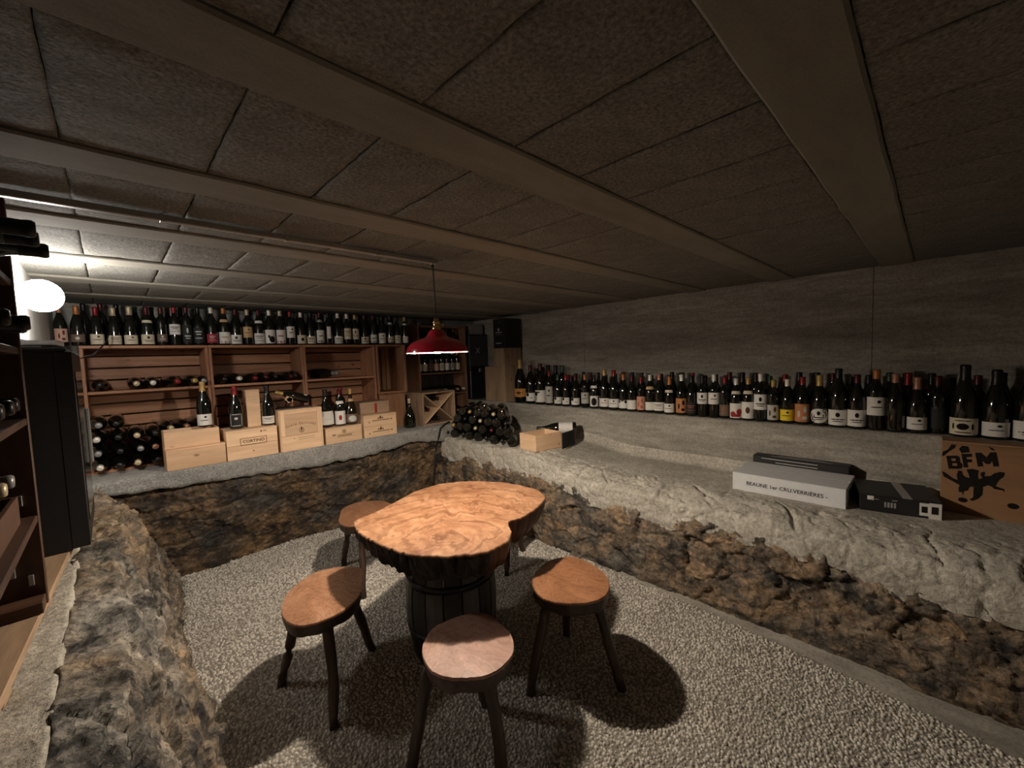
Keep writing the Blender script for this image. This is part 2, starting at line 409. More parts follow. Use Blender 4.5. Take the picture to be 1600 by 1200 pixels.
# ------------------------------------------------------------------ the setting
ZC = 1.93
XL, XR, YF, YB = -.75, 3.43, -1.6, 4.2
struct('floor', B(XL, XR, YF, YB, -.1, 0), 'mortar_mat', 'gravel-finished cellar floor')
g_base = struct('wall_front', B(XL - .1, XR + .1, YF - .1, YF, -.1, 2.1), 'wall_mat', 'concrete wall')
wb = struct('wall_back', B(XL - .1, XR + .1, YB, YB + .1, -.1, 2.1), 'wall_mat', 'grey block wall behind the wine rack')
for j in range(2):
    for i in range(11):
        x0 = XL + .03 + i * .385 - (.19 if j else 0)
        obj('block', B(max(x0, XL), min(x0 + .375, XR), YB - .012, YB + .02, 1.50 + j * .205, 1.695 + j * .205, c=.004), 'grey_block_mat', wb)
struct('wall_left', B(XL - .1, XL, YF, YB, -.1, 2.1), 'wall_mat', 'concrete wall')
wr = struct('wall_right', B(XR + .012, XR + .12, YF, YB, -.1, 2.1), 'wall_mat', 'board-marked bare concrete wall above the bottle ledge')
for a, b_ in ((YF, .2735), (.2755, 2.46), (2.462, YB)):
    obj('panel', B(XR, XR + .03, a, b_, .9, 2.0, c=.002), 'wall_mat', wr)
struct('wall_pier', B(XL, -.245, 2.74, YB, -.05, ZC + .02), 'white_wall_mat', 'white painted pier behind the black wine fridge')

# ceiling: precast beams with infill panels between
cl = struct('ceiling', B(XL - .1, XR + .1, YF - .1, YB + .1, ZC + .035, ZC + .1), 'ceiling_panel_mat', 'low ceiling of concrete beams and rough infill panels')
beam_y = [.17 + .592 * k for k in range(-3, 7)]
BW = .15
for y in beam_y:
    mb = MB(); n = 60
    xs = frange(XL, XR, n); vs_ = []
    for x in xs:
        w0 = BW / 2 + noise.noise((x * 5, y * 3, 1)) * .004; w1 = BW / 2 + noise.noise((x * 5, y * 3, 7)) * .004
        dz = .004 + noise.noise((x * 1.2, y, 3)) * .0015
        vs_ += [(x, y - w0 - .0, ZC + .05), (x, y - w0, ZC - .004 + dz), (x, y - w0 + .006, ZC - .009 + dz), (x, y + w1 - .006, ZC - .009 + dz), (x, y + w1, ZC - .004 + dz), (x, y + w1, ZC + .05)]
    fs = [(i * 6 + j, i * 6 + j + 1, i * 6 + j + 7, i * 6 + j + 6) for i in range(n - 1) for j in range(5)]
    obj('beam', mb.add(vs_, fs), 'beam_mat', cl)
PX_, PY_ = .2475, .592 - BW
def panel_mesh(seed):
    r = random.Random(seed); nx, ny = 10, 16; w, h = PX_ - .0025, PY_ - .003
    def fn(u, v):
        e = min(u, 1 - u) < .01 or min(v, 1 - v) < .01
        jx = (r.uniform(-.0018, .0018)) if e else 0
        edge = min(u, 1 - u) < .02 or min(v, 1 - v) < .02
        return ((u - .5) * w + jx, (v - .5) * h + (r.uniform(-.002, .002) if e else 0), (.0035 if edge else 0) + noise.noise((u * 4 + seed, v * 6, 1)) * .0025)
    us = [0, .03] + frange(.12, .88, nx - 4) + [.97, 1]; vv = [0, .015] + frange(.08, .92, ny - 4) + [.985, 1]
    mb = sheet(us, vv, fn); n = len(us); m = len(vv); ring = [i * m for i in range(n)] + [(n - 1) * m + j for j in range(1, m)] + [i * m + m - 1 for i in range(n - 2, -1, -1)] + [j for j in range(m - 2, 0, -1)]
    o = len(mb.v); mb.v += [(mb.v[i][0], mb.v[i][1], .045) for i in ring]
    for k in range(len(ring)):
        k2 = (k + 1) % len(ring); mb.f.append((ring[k], ring[k2], o + k2, o + k)); mb.sm.append(False)
    me = mb.mesh('panel'); me.materials.append(MATS['ceiling_panel_mat']); return me
PM = [panel_mesh(s) for s in range(5)]
for k in range(len(beam_y)):
    yc = beam_y[k] + .296
    if yc - .2 > YB: continue
    for i in range(-3, 14):
        x0 = -.04 + PX_ * i
        if x0 + PX_ > XR + .2 or x0 < XL - .1: continue
        link('panel', rnd.choice(PM), cl, (x0 + PX_ / 2, yc, ZC + rnd.uniform(-.001, .0015)), (rnd.uniform(-.002, .002), rnd.uniform(-.003, .003), rnd.choice((0, PI))))

# back slab of granular concrete
ZS = .79
def slab_low(x):
    return interp([(-.3, .73), (0, .70), (.34, .68), (.7, .66), (1.16, .635), (1.5, .64), (1.75, .65), (2.0, .685), (2.35, .635), (3.4, .64)], x) + noise.fractal(Vector((x * 9, 2, 4)), .9, 2, 4) * .018
def slab_fn(u, v):
    x = u; zl = slab_low(x); yy = 3.43 + noise.fractal(Vector((x * 6, v * 2, 1)), .9, 2, 4) * .006
    if v < 0: return (x, 3.56, zl)
    if v <= 1: return (x, yy, zl + (ZS - .012 - zl) * v)
    if v <= 1.5: return (x, 3.442, ZS)
    return (x, YB, ZS)
struct('trim_1', sheet(frange(-.26, XR, 260), [-1, 0, .25, .5, .75, 1, 1.4, 2], slab_fn), 'slab_mat', 'rough grey concrete slab carrying the wine crates', fix=False)

# right-hand concrete bench with rock below, and the bottle ledge
def lip_z(y): return .55 + .115 * smooth01(1.65, 2.35, y)
def bench_z(x, y):
    lz = lip_z(y); top = .60 + .07 * smooth01(1.7, 2.35, y)
    t = smooth01(2.35, 2.55, x); z = lz + (top - lz) * t
    return z + .10 * smooth01(3.05, 3.14, x) ** 2
ROCK_R = [(-1.6, .44), (-.25, .44), (-.06, .45), (.09, .41), (.22, .47), (.46, .50), (.89, .48), (1.52, .45), (1.79, .50), (2.23, .55), (2.95, .54), (3.5, .53)]
def rock_top_r(y): return interp(ROCK_R, y) + noise.fractal(Vector((3, y * 5, 1)), .9, 2, 4) * .03
bx_ = [-2, -1, 0] + frange(2.42, 3.14, 36)
def bench_fn(y, v):
    if v == -2: x, z = 2.50, rock_top_r(y) - .10
    elif v == -1: x, z = 2.375, rock_top_r(y) - .07
    elif v == 0: x, z = 2.365, lip_z(y) - .012
    else: x, z = v, bench_z(v, y)
    q = Vector((x, y, z))
    crack = max(0, .03 - abs(noise.noise(q * 4.5))) * .35
    d = noise.fractal(q * 5, .9, 2.1, 5) * .010 - crack
    ds, ps = noise.voronoi(q * 9); d += min(.006, (ds[1] - ds[0]) * .04) * (1 - smooth01(2.5, 2.75, x))
    if v in (-1, 0): return (x - d * 2, y, z)
    return (x, y, z + d * (1 - .6 * smooth01(2.6, 2.8, x)))
vlist = [-2, -1]
def bench_pt(y, t):
    """t 0..1 up the front face, 1..2 across the top"""
    if t <= 1:
        z0 = rock_top_r(y) - .08; z = z0 + (lip_z(y) - .01 - z0) * t; x = 2.372 - .006 * math.sin(t * PI)
        q = Vector((x, y, z)); ds, ps = noise.voronoi(q * 8)
        d = noise.fractal(q * 6, .9, 2.1, 5) * .007 + min(.005, (ds[1] - ds[0]) * .05) + noise.cell(ps[0] * 30) * .003
        d += facet(q, 7, .004, .003, .008)
        return (x - d, y, z)
    x = 2.385 + (3.14 - 2.385) * (t - 1)
    q = Vector((x, y, 0)); near = 1 - smooth01(2.5, 2.72, x); ds, ps = noise.voronoi(q * 8)
    d = noise.fractal(q * 6, .9, 2.1, 5) * .008 * (.3 + .7 * near) + (min(.006, (ds[1] - ds[0]) * .06) - .003) * near
    d -= max(0, .03 - abs(noise.noise(q * 3.5 + Vector((5, 1, 0))))) * .8 * near
    d += facet(q + Vector((0, 0, .3)), 7, .004, .003, .006) * near
    pit = noise.noise(q * 23 + Vector((1, 4, 9))); d -= max(0, pit - .38) * .05 * (.3 + .7 * near)
    return (x, y, bench_z(x, y) + d)
struct('trim_2', sheet(frange(-.95, 3.50, 520), frange(0, 1, 20) + frange(1.015, 1.45, 40) + frange(1.48, 2, 16), bench_pt), 'bench_mat', 'pale rough concrete bench on top of the bedrock', fix=False)
ZL = .955
led = MB()
led.box(3.12, XR + .02, YF, YB, .4, ZL, c=.008)
struct('trim_3', led, 'wall_mat', 'concrete ledge carrying the long row of wine bottles')
# concrete foot strip beside the gravel
struct('trim_4', sheet(frange(YF, 1.75, 60), frange(0, 1, 8), lambda y, t: (interp([(-1.6, 1.97), (-.2, 2.16), (.1, 2.21), (.5, 2.255), (1.0, 2.29), (1.75, 2.33)], y) * (1 - t) + 2.46 * t, y, .001 + .010 * smooth01(0, .3, t) + noise.noise((t * 5, y * 4, 2)) * .003)), 'wall_mat', 'smooth concrete foot strip between gravel and bedrock', fix=False)

def rock_r(y, t):
    zt = rock_top_r(y); z = -.03 + (zt + .07) * t
    x = interp([(0, 2.335), (.15, 2.315), (.5, 2.345), (.85, 2.37), (.94, 2.395), (1, 2.47)], t)
    x += .03 * noise.noise((0, y * 1.3, 4))
    d = rough_off((x, y, z)) * (.45 + .55 * math.sin(min(1, t * 1.15) * PI * .5)) * (1 if t < .9 else .55)
    return (x - d, y, z + d * .35)
struct('wall_rock_right', sheet(frange(-.95, 3.62, 620), frange(0, 1, 84), rock_r), 'rock_right_mat', 'brown bedrock face below the pale concrete bench', fix=False)
def rock_b(x, t):
    zt = slab_low(x) + .02; z = -.03 + (zt + .03) * t
    y = interp([(0, 3.665), (.2, 3.63), (.6, 3.54), (.9, 3.475), (1, 3.50)], t)
    y += .05 * noise.noise((x * 1.4, 0, 4)) * (1 - t) - .05 * smooth01(.9, 1.6, x) * (1 - t)
    d = rough_off((x, y, z)) * (.4 + .6 * math.sin(min(1, t * 1.2) * PI * .5)) * .9
    return (x, y - d, z + d * .2)
struct('wall_rock_back', sheet(frange(-.1, 2.6, 340), frange(0, 1, 90), rock_b), 'rock_back_mat', 'dark brown bedrock face below the grey concrete slab', fix=False)
def rock_l(y, t):
    x, z = interp([(0, -.150), (.06, -.125 + .03 * noise.noise((0, y * 6, 2))), (.2, -.02), (.35, .045), (.5, .085), (.75, .15), (1, .185)], t), interp([(0, .76), (.06, .797), (.2, .775), (.35, .66), (.5, .50), (.75, .25), (1, -.03)], t)
    k = smooth01(3.0, 3.5, y); x -= .10 * k * (1 - t) ; x += .05 * smooth01(2.2, 3.4, y) * t
    z -= .03 * smooth01(1.2, .2, y)
    d = rough_off((x * 1.3, y, z), 1.0) * min(1, .1 + t * 3.2) * (1 if t < .92 else .5)
    return (x + d * (.45 + .55 * t), y, z + d * (.9 - .7 * t))
struct('wall_rock_left', sheet(frange(-.3, 3.62, 520), frange(0, 1, 130), rock_l), 'rock_left_mat', 'sloping grey brown bedrock ridge below the wooden bottle rack', fix=False)
def ledge_l(y, t):
    x = XL + (-.10 - XL) * t
    z = .795 + noise.fractal(Vector((x * 9, y * 9, 3)), .9, 2, 4) * .006 * smooth01(-.3, -.2, x) - .05 * smooth01(.96, 1, t)
    return (x, y, z)
struct('trim_5', sheet(frange(YF, YB, 200), frange(0, .7, 4) + frange(.74, 1, 22), ledge_l), 'bench_mat', 'concrete strip on top of the bedrock under the wooden rack', fix=False)

# pebbles set in the floor
def gravel():
    rs = np.random.RandomState(3); s = .0132
    xs = np.arange(.0, 2.42, s); ys = np.arange(-.62, 3.74, s)
    X, Y = np.meshgrid(xs, ys); X = X.ravel() + rs.uniform(-.45, .45, X.size) * s; Y = Y.ravel() + rs.uniform(-.45, .45, Y.size) * s
    lim = np.interp(Y, [-1.6, -.2, .1, .5, 1.0, 1.75, 2.2], [1.97, 2.16, 2.21, 2.255, 2.29, 2.33, 2.42]) + rs.uniform(-.012, .012, Y.size)
    # leave out what the camera's floor region never shows
    keep = (X < lim) & (Y > -.45 - .05 * X + 0) & (X > .05)
    keep &= ~((Y < .55) & (X < 1.0 - .9 * (Y + .5)))
    X, Y = X[keep], Y[keep]; n = X.size
    seg = 6; rings = [(1.0, -.15), (.78, .62), (0, 1.0)]
    a = rs.uniform(0, 2 * PI, n); r0 = rs.uniform(.0048, .0090, n); asp = rs.uniform(.6, 1.0, n); h = r0 * rs.uniform(.55, 1.1, n)
    V = np.zeros((n, 2 * seg + 1, 3)); th = np.arange(seg) * 2 * PI / seg
    jit = rs.uniform(.78, 1.2, (n, seg))
    for k, (rr, zz) in enumerate(rings[:2]):
        lx = np.cos(th)[None] * r0[:, None] * rr * jit; ly = np.sin(th)[None] * (r0 * asp)[:, None] * rr * jit
        V[:, k * seg:(k + 1) * seg, 0] = X[:, None] + lx * np.cos(a)[:, None] - ly * np.sin(a)[:, None]
        V[:, k * seg:(k + 1) * seg, 1] = Y[:, None] + lx * np.sin(a)[:, None] + ly * np.cos(a)[:, None]
        V[:, k * seg:(k + 1) * seg, 2] = h[:, None] * zz
    V[:, -1, 0] = X; V[:, -1, 1] = Y; V[:, -1, 2] = h
    f = []
    for i in range(seg):
        k = (i + 1) % seg
        f += [(i, k, seg + k), (i, seg + k, seg + i), (seg + i, seg + k, 2 * seg)]
    f = np.array(f); F = (f[None] + (np.arange(n) * (2 * seg + 1))[:, None, None]).reshape(-1, 3)
    me = bpy.data.meshes.new('gravel'); me.vertices.add(n * (2 * seg + 1)); me.vertices.foreach_set('co', V.ravel())
    me.loops.add(F.size); me.loops.foreach_set('vertex_index', F.ravel().astype(np.int32))
    me.polygons.add(len(F)); me.polygons.foreach_set('loop_start', np.arange(0, F.size, 3, dtype=np.int32))
    me.polygons.foreach_set('loop_total', np.full(len(F), 3, np.int32))
    me.update(calc_edges=True); me.materials.append(MATS['pebble_mat'])
    o = link('gravel', me); o['kind'] = 'stuff'; tag(o, 'pale pebble gravel bonded across the cellar floor', 'gravel')
gravel()

# ------------------------------------------------------------------ table and stools
def slab_round(name_top, name_side, outline, z_top, thick, inset, top_mat, side_mat, parent, per=8, ridges=0.0, seed=0, cut=None, jag=.0, soft=1.0):
    ca = catmull(outline, per); n = len(ca); m_ = len(outline)
    ol = []
    for i, (x, y) in enumerate(ca):          # between smooth and faceted, with a slightly ragged line
        k = i // per; f = (i % per) / per; (x0, y0), (x1, y1) = outline[k], outline[(k + 1) % m_]
        lx, ly = x0 + (x1 - x0) * f, y0 + (y1 - y0) * f
        j = noise.noise((x * 60, y * 60, seed)) * jag
        ol.append((x * soft + lx * (1 - soft) + j, y * soft + ly * (1 - soft) + j * .7))
    cx = sum(p[0] for p in ol) / n; cy = sum(p[1] for p in ol) / n
    rings = [1.0, .99, .9, .75, .55, .3]
    vs_ = []
    for k, s in enumerate(rings):
        for i, (x, y) in enumerate(ol):
            z = z_top - (.003 if k == 0 else 0) + (noise.noise((x * 6, y * 6, seed)) * .0015 if k > 1 else 0)
            vs_.append((cx + (x - cx) * s, cy + (y - cy) * s, z))
    vs_.append((cx, cy, z_top))
    fs = [(k * n + i, k * n + (i + 1) % n, (k + 1) * n + (i + 1) % n, (k + 1) * n + i) for k in range(len(rings) - 1) for i in range(n)]
    fs += [((len(rings) - 1) * n + i, (len(rings) - 1) * n + (i + 1) % n, len(rings) * n) for i in range(n)]
    o = len(vs_); vs_ += [(x, y, z_top - .010) for x, y in ol]; fs += [(i, (i + 1) % n, o + (i + 1) % n, o + i) for i in range(n)]
    t = obj(name_top, MB().add(vs_, fs, False), top_mat, parent)
    levels = [.008] + [thick * f for f in (.2, .4, .6, .8, .93, 1.0)]
    vs_ = []; flag = []
    for k, dz in enumerate(levels):
        f = dz / thick; s = 1 - inset * f * f
        for i, (x, y) in enumerate(ol):
            nx, ny = x - cx, y - cy; L = math.hypot(nx, ny); a = math.atan2(ny, nx)
            sawn_ = bool(cut and cut(x, y))
            if k == 0: flag.append(sawn_)
            rg = 0 if sawn_ else ridges * (noise.fractal(Vector((math.cos(a) * 14, math.sin(a) * 14, f * .9 + seed)), .8, 2.2, 4) - .35)
            rr = s * (1 + (rg if k else min(0, rg)) / max(L, .05))
            zz = z_top - dz + (noise.noise((math.cos(a) * 3, math.sin(a) * 3, seed + 5)) * thick * .16 if k >= 5 else 0)
            vs_.append((cx + nx * rr, cy + ny * rr, zz))
    parts = {False: [], True: []}
    for k in range(len(levels) - 1):
        for i in range(n):
            parts[flag[i] and flag[(i + 1) % n]].append((k * n + i, k * n + (i + 1) % n, (k + 1) * n + (i + 1) % n, (k + 1) * n + i))
    vs_.append((cx, cy, z_top - thick)); parts[False] += [((len(levels) - 1) * n + i, (len(levels) - 1) * n + (i + 1) % n, len(vs_) - 1) for i in range(n)]
    obj(name_side, MB().add(vs_, parts[False], ridges < .004), side_mat, parent)
    if parts[True]:
        used = sorted({v for f in parts[True] for v in f}); ix = {v: q for q, v in enumerate(used)}
        obj('sawn_face', MB().add([vs_[v] for v in used], [tuple(ix[v] for v in f) for f in parts[True]], True), 'sawn_mat', parent)
    return t
tb = thing('rustic_table', 'rustic table with live-edge orange wood slab on a dark barrel', 'table', (0, 0, 0))
T_OUT = [(.757, 1.856), (.722, 1.72), (.725, 1.60), (.736, 1.50), (.765, 1.372), (.854, 1.249), (.973, 1.169), (1.09, 1.172), (1.16, 1.225), (1.225, 1.312), (1.30, 1.30), (1.45, 1.335), (1.575, 1.395), (1.645, 1.52),
         (1.62, 1.73), (1.518, 1.917), (1.363, 2.026), (1.18, 2.02), (1.056, 1.965), (.889, 1.895)]
T_OUT = [(x * 1.041, y * 1.041) for x, y in T_OUT]
slab_round('table_top', 'bark_edge', T_OUT, .69, .125, .11, 'table_top_mat', 'bark_mat', tb, 12, .03, 3, lambda x, y: (1.03 < x < 1.30 and y < 1.42) or (x > 1.27 and y < 1.5), .010, .35)
bc = (1.15, 1.665)
def barrel_r(z): return .222 - .046 * ((z - .29) / .29) ** 2
NS = 16
for i in range(NS):
    a0 = 2 * PI * i / NS + .015; a1 = 2 * PI * (i + 1) / NS - .015
    zs = frange(0.002, .575, 9); mb = MB(); vs_ = []
    for z in zs:
        for a in (a0, (a0 + a1) / 2, a1):
            r_ = barrel_r(z) + (.002 if i % 2 else 0)
            vs_.append((bc[0] + r_ * math.cos(a), bc[1] + r_ * math.sin(a), z))
        for a in (a1, a0): vs_.append((bc[0] + (barrel_r(z) - .02) * math.cos(a), bc[1] + (barrel_r(z) - .02) * math.sin(a), z))
    fs = [(j * 5 + k, j * 5 + (k + 1) % 5, (j + 1) * 5 + (k + 1) % 5, (j + 1) * 5 + k) for j in range(8) for k in range(5)]
    fs += [(0, 1, 2, 3, 4), (44, 43, 42, 41, 40)]
    obj('stave', mb.add(vs_, fs), 'stave_grey' if i in (9, 11, 13, 4, 1) else 'charred_z', tb)
obj('barrel_head', MB().lathe([(0, .555), (.165, .555), (.165, .572), (0, .572)], 24, False, center=(bc[0], bc[1], 0)), 'charred_x', tb)
for z0, z1 in ((.03, .065), (.16, .19), (.40, .43), (.53, .565)):
    obj('hoop', MB().lathe([(barrel_r(z0) + .001, z0), (barrel_r(z0) + .005, z0), (barrel_r(z1) + .005, z1), (barrel_r(z1) + .001, z1), (barrel_r(z0) + .001, z0)], 36, True, center=(bc[0], bc[1], 0)), 'black_metal', tb)

def stool(label, outline, feet, tone, seed, zt=.43, attach=.52):
    outline = [(x * 1.0099, y * 1.0099) for x, y in outline]
    t = thing('stool', label, 'stool', (0, 0, 0), group='rustic three-legged stools around the table')
    n = len(outline); cx = sum(p[0] for p in outline) / n; cy = sum(p[1] for p in outline) / n
    m = seat_mat('seat_mat_%d' % seed, (cx, cy), *tone)
    slab_round('seat', 'seat_edge', outline, zt, .06, .05, m, 'leg_wood_x', t, 8, .003, seed, None, .004)
    r_ = random.Random(seed)
    for fx, fy in feet:
        ax, ay = cx + (fx - cx) * attach, cy + (fy - cy) * attach
        pts = []; rad = []
        k0 = Vector((r_.uniform(-.012, .012), r_.uniform(-.012, .012), 0))
        for j in range(9):
            f = j / 8
            p = Vector((ax, ay, zt - .05)).lerp(Vector((fx, fy, 0)), f) + k0 * math.sin(f * PI) + Vector((noise.noise((f * 3, fx, 1)), noise.noise((f * 3, fy, 5)), 0)) * .008
            pts.append(p); rad.append(.0235 - .004 * f + noise.noise((f * 5, fx * 9, seed)) * .003)
        obj('leg', MB().tube(pts, rad, 9), 'leg_wood_z', t)
    return t
OR_ = ((.38, .18, .09), (.30, .13, .06), (.19, .072, .032))
PK_ = ((.46, .27, .20), (.39, .215, .155), (.28, .14, .095))
stool('stool with leaf-shaped pointed seat tucked beside the barky table edge', [(.432, 1.82), (.489, 1.972), (.60, 2.065), (.70, 2.075), (.818, 1.966), (.765, 1.82), (.70, 1.715), (.578, 1.665), (.464, 1.698)],
      [(.46, 2.035), (.542, 1.64), (.855, 1.954)], ((.44, .24, .145), (.35, .17, .09), (.22, .09, .045)), 11)
stool('stool with pinkish brown worn seat standing at the sawn table edge', [(.725, 1.245), (.80, 1.30), (.867, 1.30), (.95, 1.275), (1.007, 1.215), (.995, 1.12), (.985, 1.06), (.92, .985), (.82, .97), (.744, 1.013), (.69, 1.09), (.69, 1.17)],
      [(.655, 1.245), (.854, .985), (1.03, 1.28)], PK_, 12, attach=.62)
stool('stool with rounded orange seat standing alone on the open gravel', [(1.364, 1.285), (1.50, 1.31), (1.60, 1.25), (1.60, 1.12), (1.545, 1.01), (1.448, .948), (1.36, .955), (1.281, 1.015), (1.235, 1.11), (1.27, 1.22)],
      [(1.198, 1.185), (1.483, .908), (1.603, 1.309)], OR_, 13)
stool('stool behind the table on the side of the wine crates', [(1.03, 2.74), (1.10, 2.86), (1.22, 2.90), (1.34, 2.82), (1.37, 2.68), (1.30, 2.54), (1.16, 2.48), (1.0, 2.52), (.98, 2.63)],
      [(1.11, 2.93), (1.024, 2.426), (1.42, 2.62)], ((.34, .17, .09), (.28, .125, .06), (.18, .07, .033)), 14)
stool('stool hidden behind the far lobe of the table near the bench rock', [(1.92 + .165 * math.cos(a) * (1 + .06 * math.sin(2 * a)), 2.16 + .15 * math.sin(a)) for a in (2 * PI * k / 9 for k in range(9))],
      [(1.797, 1.957), (2.12, 2.12), (1.84, 2.36)], OR_, 15)

# ------------------------------------------------------------------ pendant lamp, conduit and globe lamp
LX, LY, LZ = 1.14, 1.676, 1.4855
lp = thing('pendant_lamp', 'red enamel dome pendant lamp with brass socket on black cord', 'lamp', (LX, LY, LZ))
lp.scale = (.95, .95, .95)
SH = [(.155, 0), (.154, .010), (.148, .029), (.132, .047), (.104, .062), (.072, .0725), (.054, .080), (.0475, .089), (.044, .099), (.036, .109), (.027, .115), (.0, .116)]
obj('shade', MB().lathe(SH, 56), 'lamp_red', lp)
obj('shade_lining', MB().lathe([(max(0, r_ - .003), z - .0025) for r_, z in SH[1:]], 56), 'lamp_white', lp)
obj('rim', MB().lathe([(.1515, .002), (.1522, -.0006), (.1550, -.001), (.1566, .0004), (.1560, .002)], 56), 'lamp_white', lp)
so = obj('socket', MB().lathe([(.020, .113), (.022, .118), (.022, .128), (.017, .132), (.017, .146), (.019, .149), (.019, .155), (.013, .160), (.011, .172), (.0, .173)], 24), 'brass', lp)
obj('switch_knob', MB().tube([(.017, -.004, .140), (.034, -.010, .140)], .005, 10), 'brass', so)
obj('bulb', MB().lathe([(0, -.005), (.012, -.003), (.021, .004), (.0245, .015), (.022, .027), (.014, .043), (.012, .056)], 20), 'bulb', lp)
obj('bulb_base', MB().lathe([(.0125, .054), (.0125, .075), (.018, .08), (.018, .112)], 16), 'lamp_white', lp)
obj('cord', MB().tube([(0, 0, .17), (-.002, 0, .25), (-.005, -.001, .36), (-.007, -.002, .428), (-.013, -.003, .434)], .0032, 8), 'cord_black', lp)
obj('ceiling_hook', MB().tube([(-.007, -.002, .452), (-.007, -.002, .438), (-.002, -.001, .428), (-.010, -.003, .424), (-.017, -.004, .432)], .0035, 8), 'black_metal', lp)
cd = thing('cable_trunking', 'thin pale cable trunking running along the ceiling to the pendant cord', 'trunking', (0, 1.676, 1.905))
obj('tube', B(-.55, 1.155, -.011, .011, 0, .020, c=.003), 'conduit', cd)
for x in (-.2, .15, .5, .85, 1.13): obj('clip', B(x - .006, x + .006, -.0125, .0125, -.0015, .022, c=.001), 'conduit', cd)

gl = thing('globe_lamp', 'glowing white globe lamp on the white pier above the black fridge', 'lamp', (-.178, 2.60, 1.772))
sph = MB(); prof = [(.066 * math.sin(PI * k / 16), -.066 * math.cos(PI * k / 16)) for k in range(17)]
obj('globe', sph.lathe(prof, 32), 'globe', gl)
obj('collar', MB().tube([(-.062, .02, 0), (-.075, .03, 0)], [.03, .036], 20), 'lamp_white', gl)
obj('bracket', MB().tube([(-.07, .03, 0), (-.10, .08, 0), (-.105, .145, 0)], .012, 10), 'lamp_white', gl)

# ------------------------------------------------------------------ bottles
PROF = {
 'bordeaux': [(0, .006), (.030, 0), (.0365, .004), (.0375, .012), (.0375, .188), (.0362, .202), (.0305, .216), (.0205, .228), (.0158, .238), (.0146, .25), (.0142, .284), (.0157, .286), (.0157, .296), (.0125, .30), (0, .30)],
 'burgundy': [(0, .006), (.034, 0), (.0405, .004), (.0415, .014), (.0415, .148), (.0392, .172), (.0322, .198), (.0235, .220), (.0172, .240), (.0150, .256), (.0145, .284), (.0158, .286), (.0158, .295), (.013, .298), (0, .298)],
 'champagne': [(0, .008), (.036, 0), (.0435, .004), (.0445, .014), (.0445, .145), (.0425, .170), (.036, .198), (.0265, .226), (.0195, .250), (.0165, .266), (.0165, .296), (.0178, .298), (.0178, .312), (.015, .318), (0, .318)],
 'brandy': [(0, .006), (.040, 0), (.052, .006), (.055, .02), (.054, .09), (.048, .13), (.036, .165), (.024, .19), (.017, .215), (.0150, .235), (.0145, .27), (.016, .272), (.016, .285), (.013, .29), (0, .29)],
}
CACHE = {}
def cached(key, fn):
    if key not in CACHE: CACHE[key] = fn()
    return CACHE[key]
def glass_mesh(kind, mat):
    def f():
        me = MB().lathe(PROF[kind], 20).mesh('glass'); me.materials.append(MATS[mat]); return me
    return cached(('g', kind, mat), f)
def radius_at(kind, z):
    p = PROF[kind]
    for (r0, z0), (r1, z1) in zip(p[2:], p[3:]):
        if z0 <= z <= z1 and z1 > z0: return r0 + (r1 - r0) * (z - z0) / (z1 - z0)
    return p[4][0]
def capsule_mesh(kind, col, ln=.058):
    def f():
        h = PROF[kind][-1][1]; zs = [z for z in frange(h - ln, h - .004, 8)]
        me = MB().lathe([(radius_at(kind, z) + .0012, z) for z in zs] + [(radius_at(kind, h - .004) - .002, h + .001), (0, h + .0012)], 16).mesh('capsule')
        me.materials.append(MATS['capsule_' + col]); return me
    return cached(('c', kind, col, ln), f)
def label_mesh(kind, col, z0, z1, wrap, shape):
    def f():
        w = R(wrap) / 2; mb = MB()
        if shape == 'round':
            n = 20; r_ = radius_at(kind, .1) + .0007; zc = (z0 + z1) / 2; hz = (z1 - z0) / 2
            vs_ = [(r_ * math.cos(a), r_ * math.sin(a), zz) for a, zz in [(w * math.cos(t), zc + hz * math.sin(t)) for t in (2 * PI * k / n for k in range(n))]]
            rings = [vs_]
            for s in (.6, .25):
                rings.append([(r_ * math.cos(a), r_ * math.sin(a), zz) for a, zz in [(s * w * math.cos(t), zc + s * hz * math.sin(t)) for t in (2 * PI * k / n for k in range(n))]])
            allv = rings[0] + rings[1] + rings[2] + [(r_, 0, zc)]
            fs = [(k * n + i, k * n + (i + 1) % n, (k + 1) * n + (i + 1) % n, (k + 1) * n + i) for k in range(2) for i in range(n)] + [(2 * n + i, 2 * n + (i + 1) % n, 3 * n) for i in range(n)]
            mb.add(allv, fs, True)
        else:
            mb.lathe([(radius_at(kind, z) + .0007, z) for z in frange(z0, z1, 4)], max(12, int(wrap / 9)), True, -w, w)
        me = mb.mesh('paper_label', False); me.materials.append(MATS['paper_' + col]); return me
    return cached(('l', kind, col, z0, z1, wrap, shape), f)
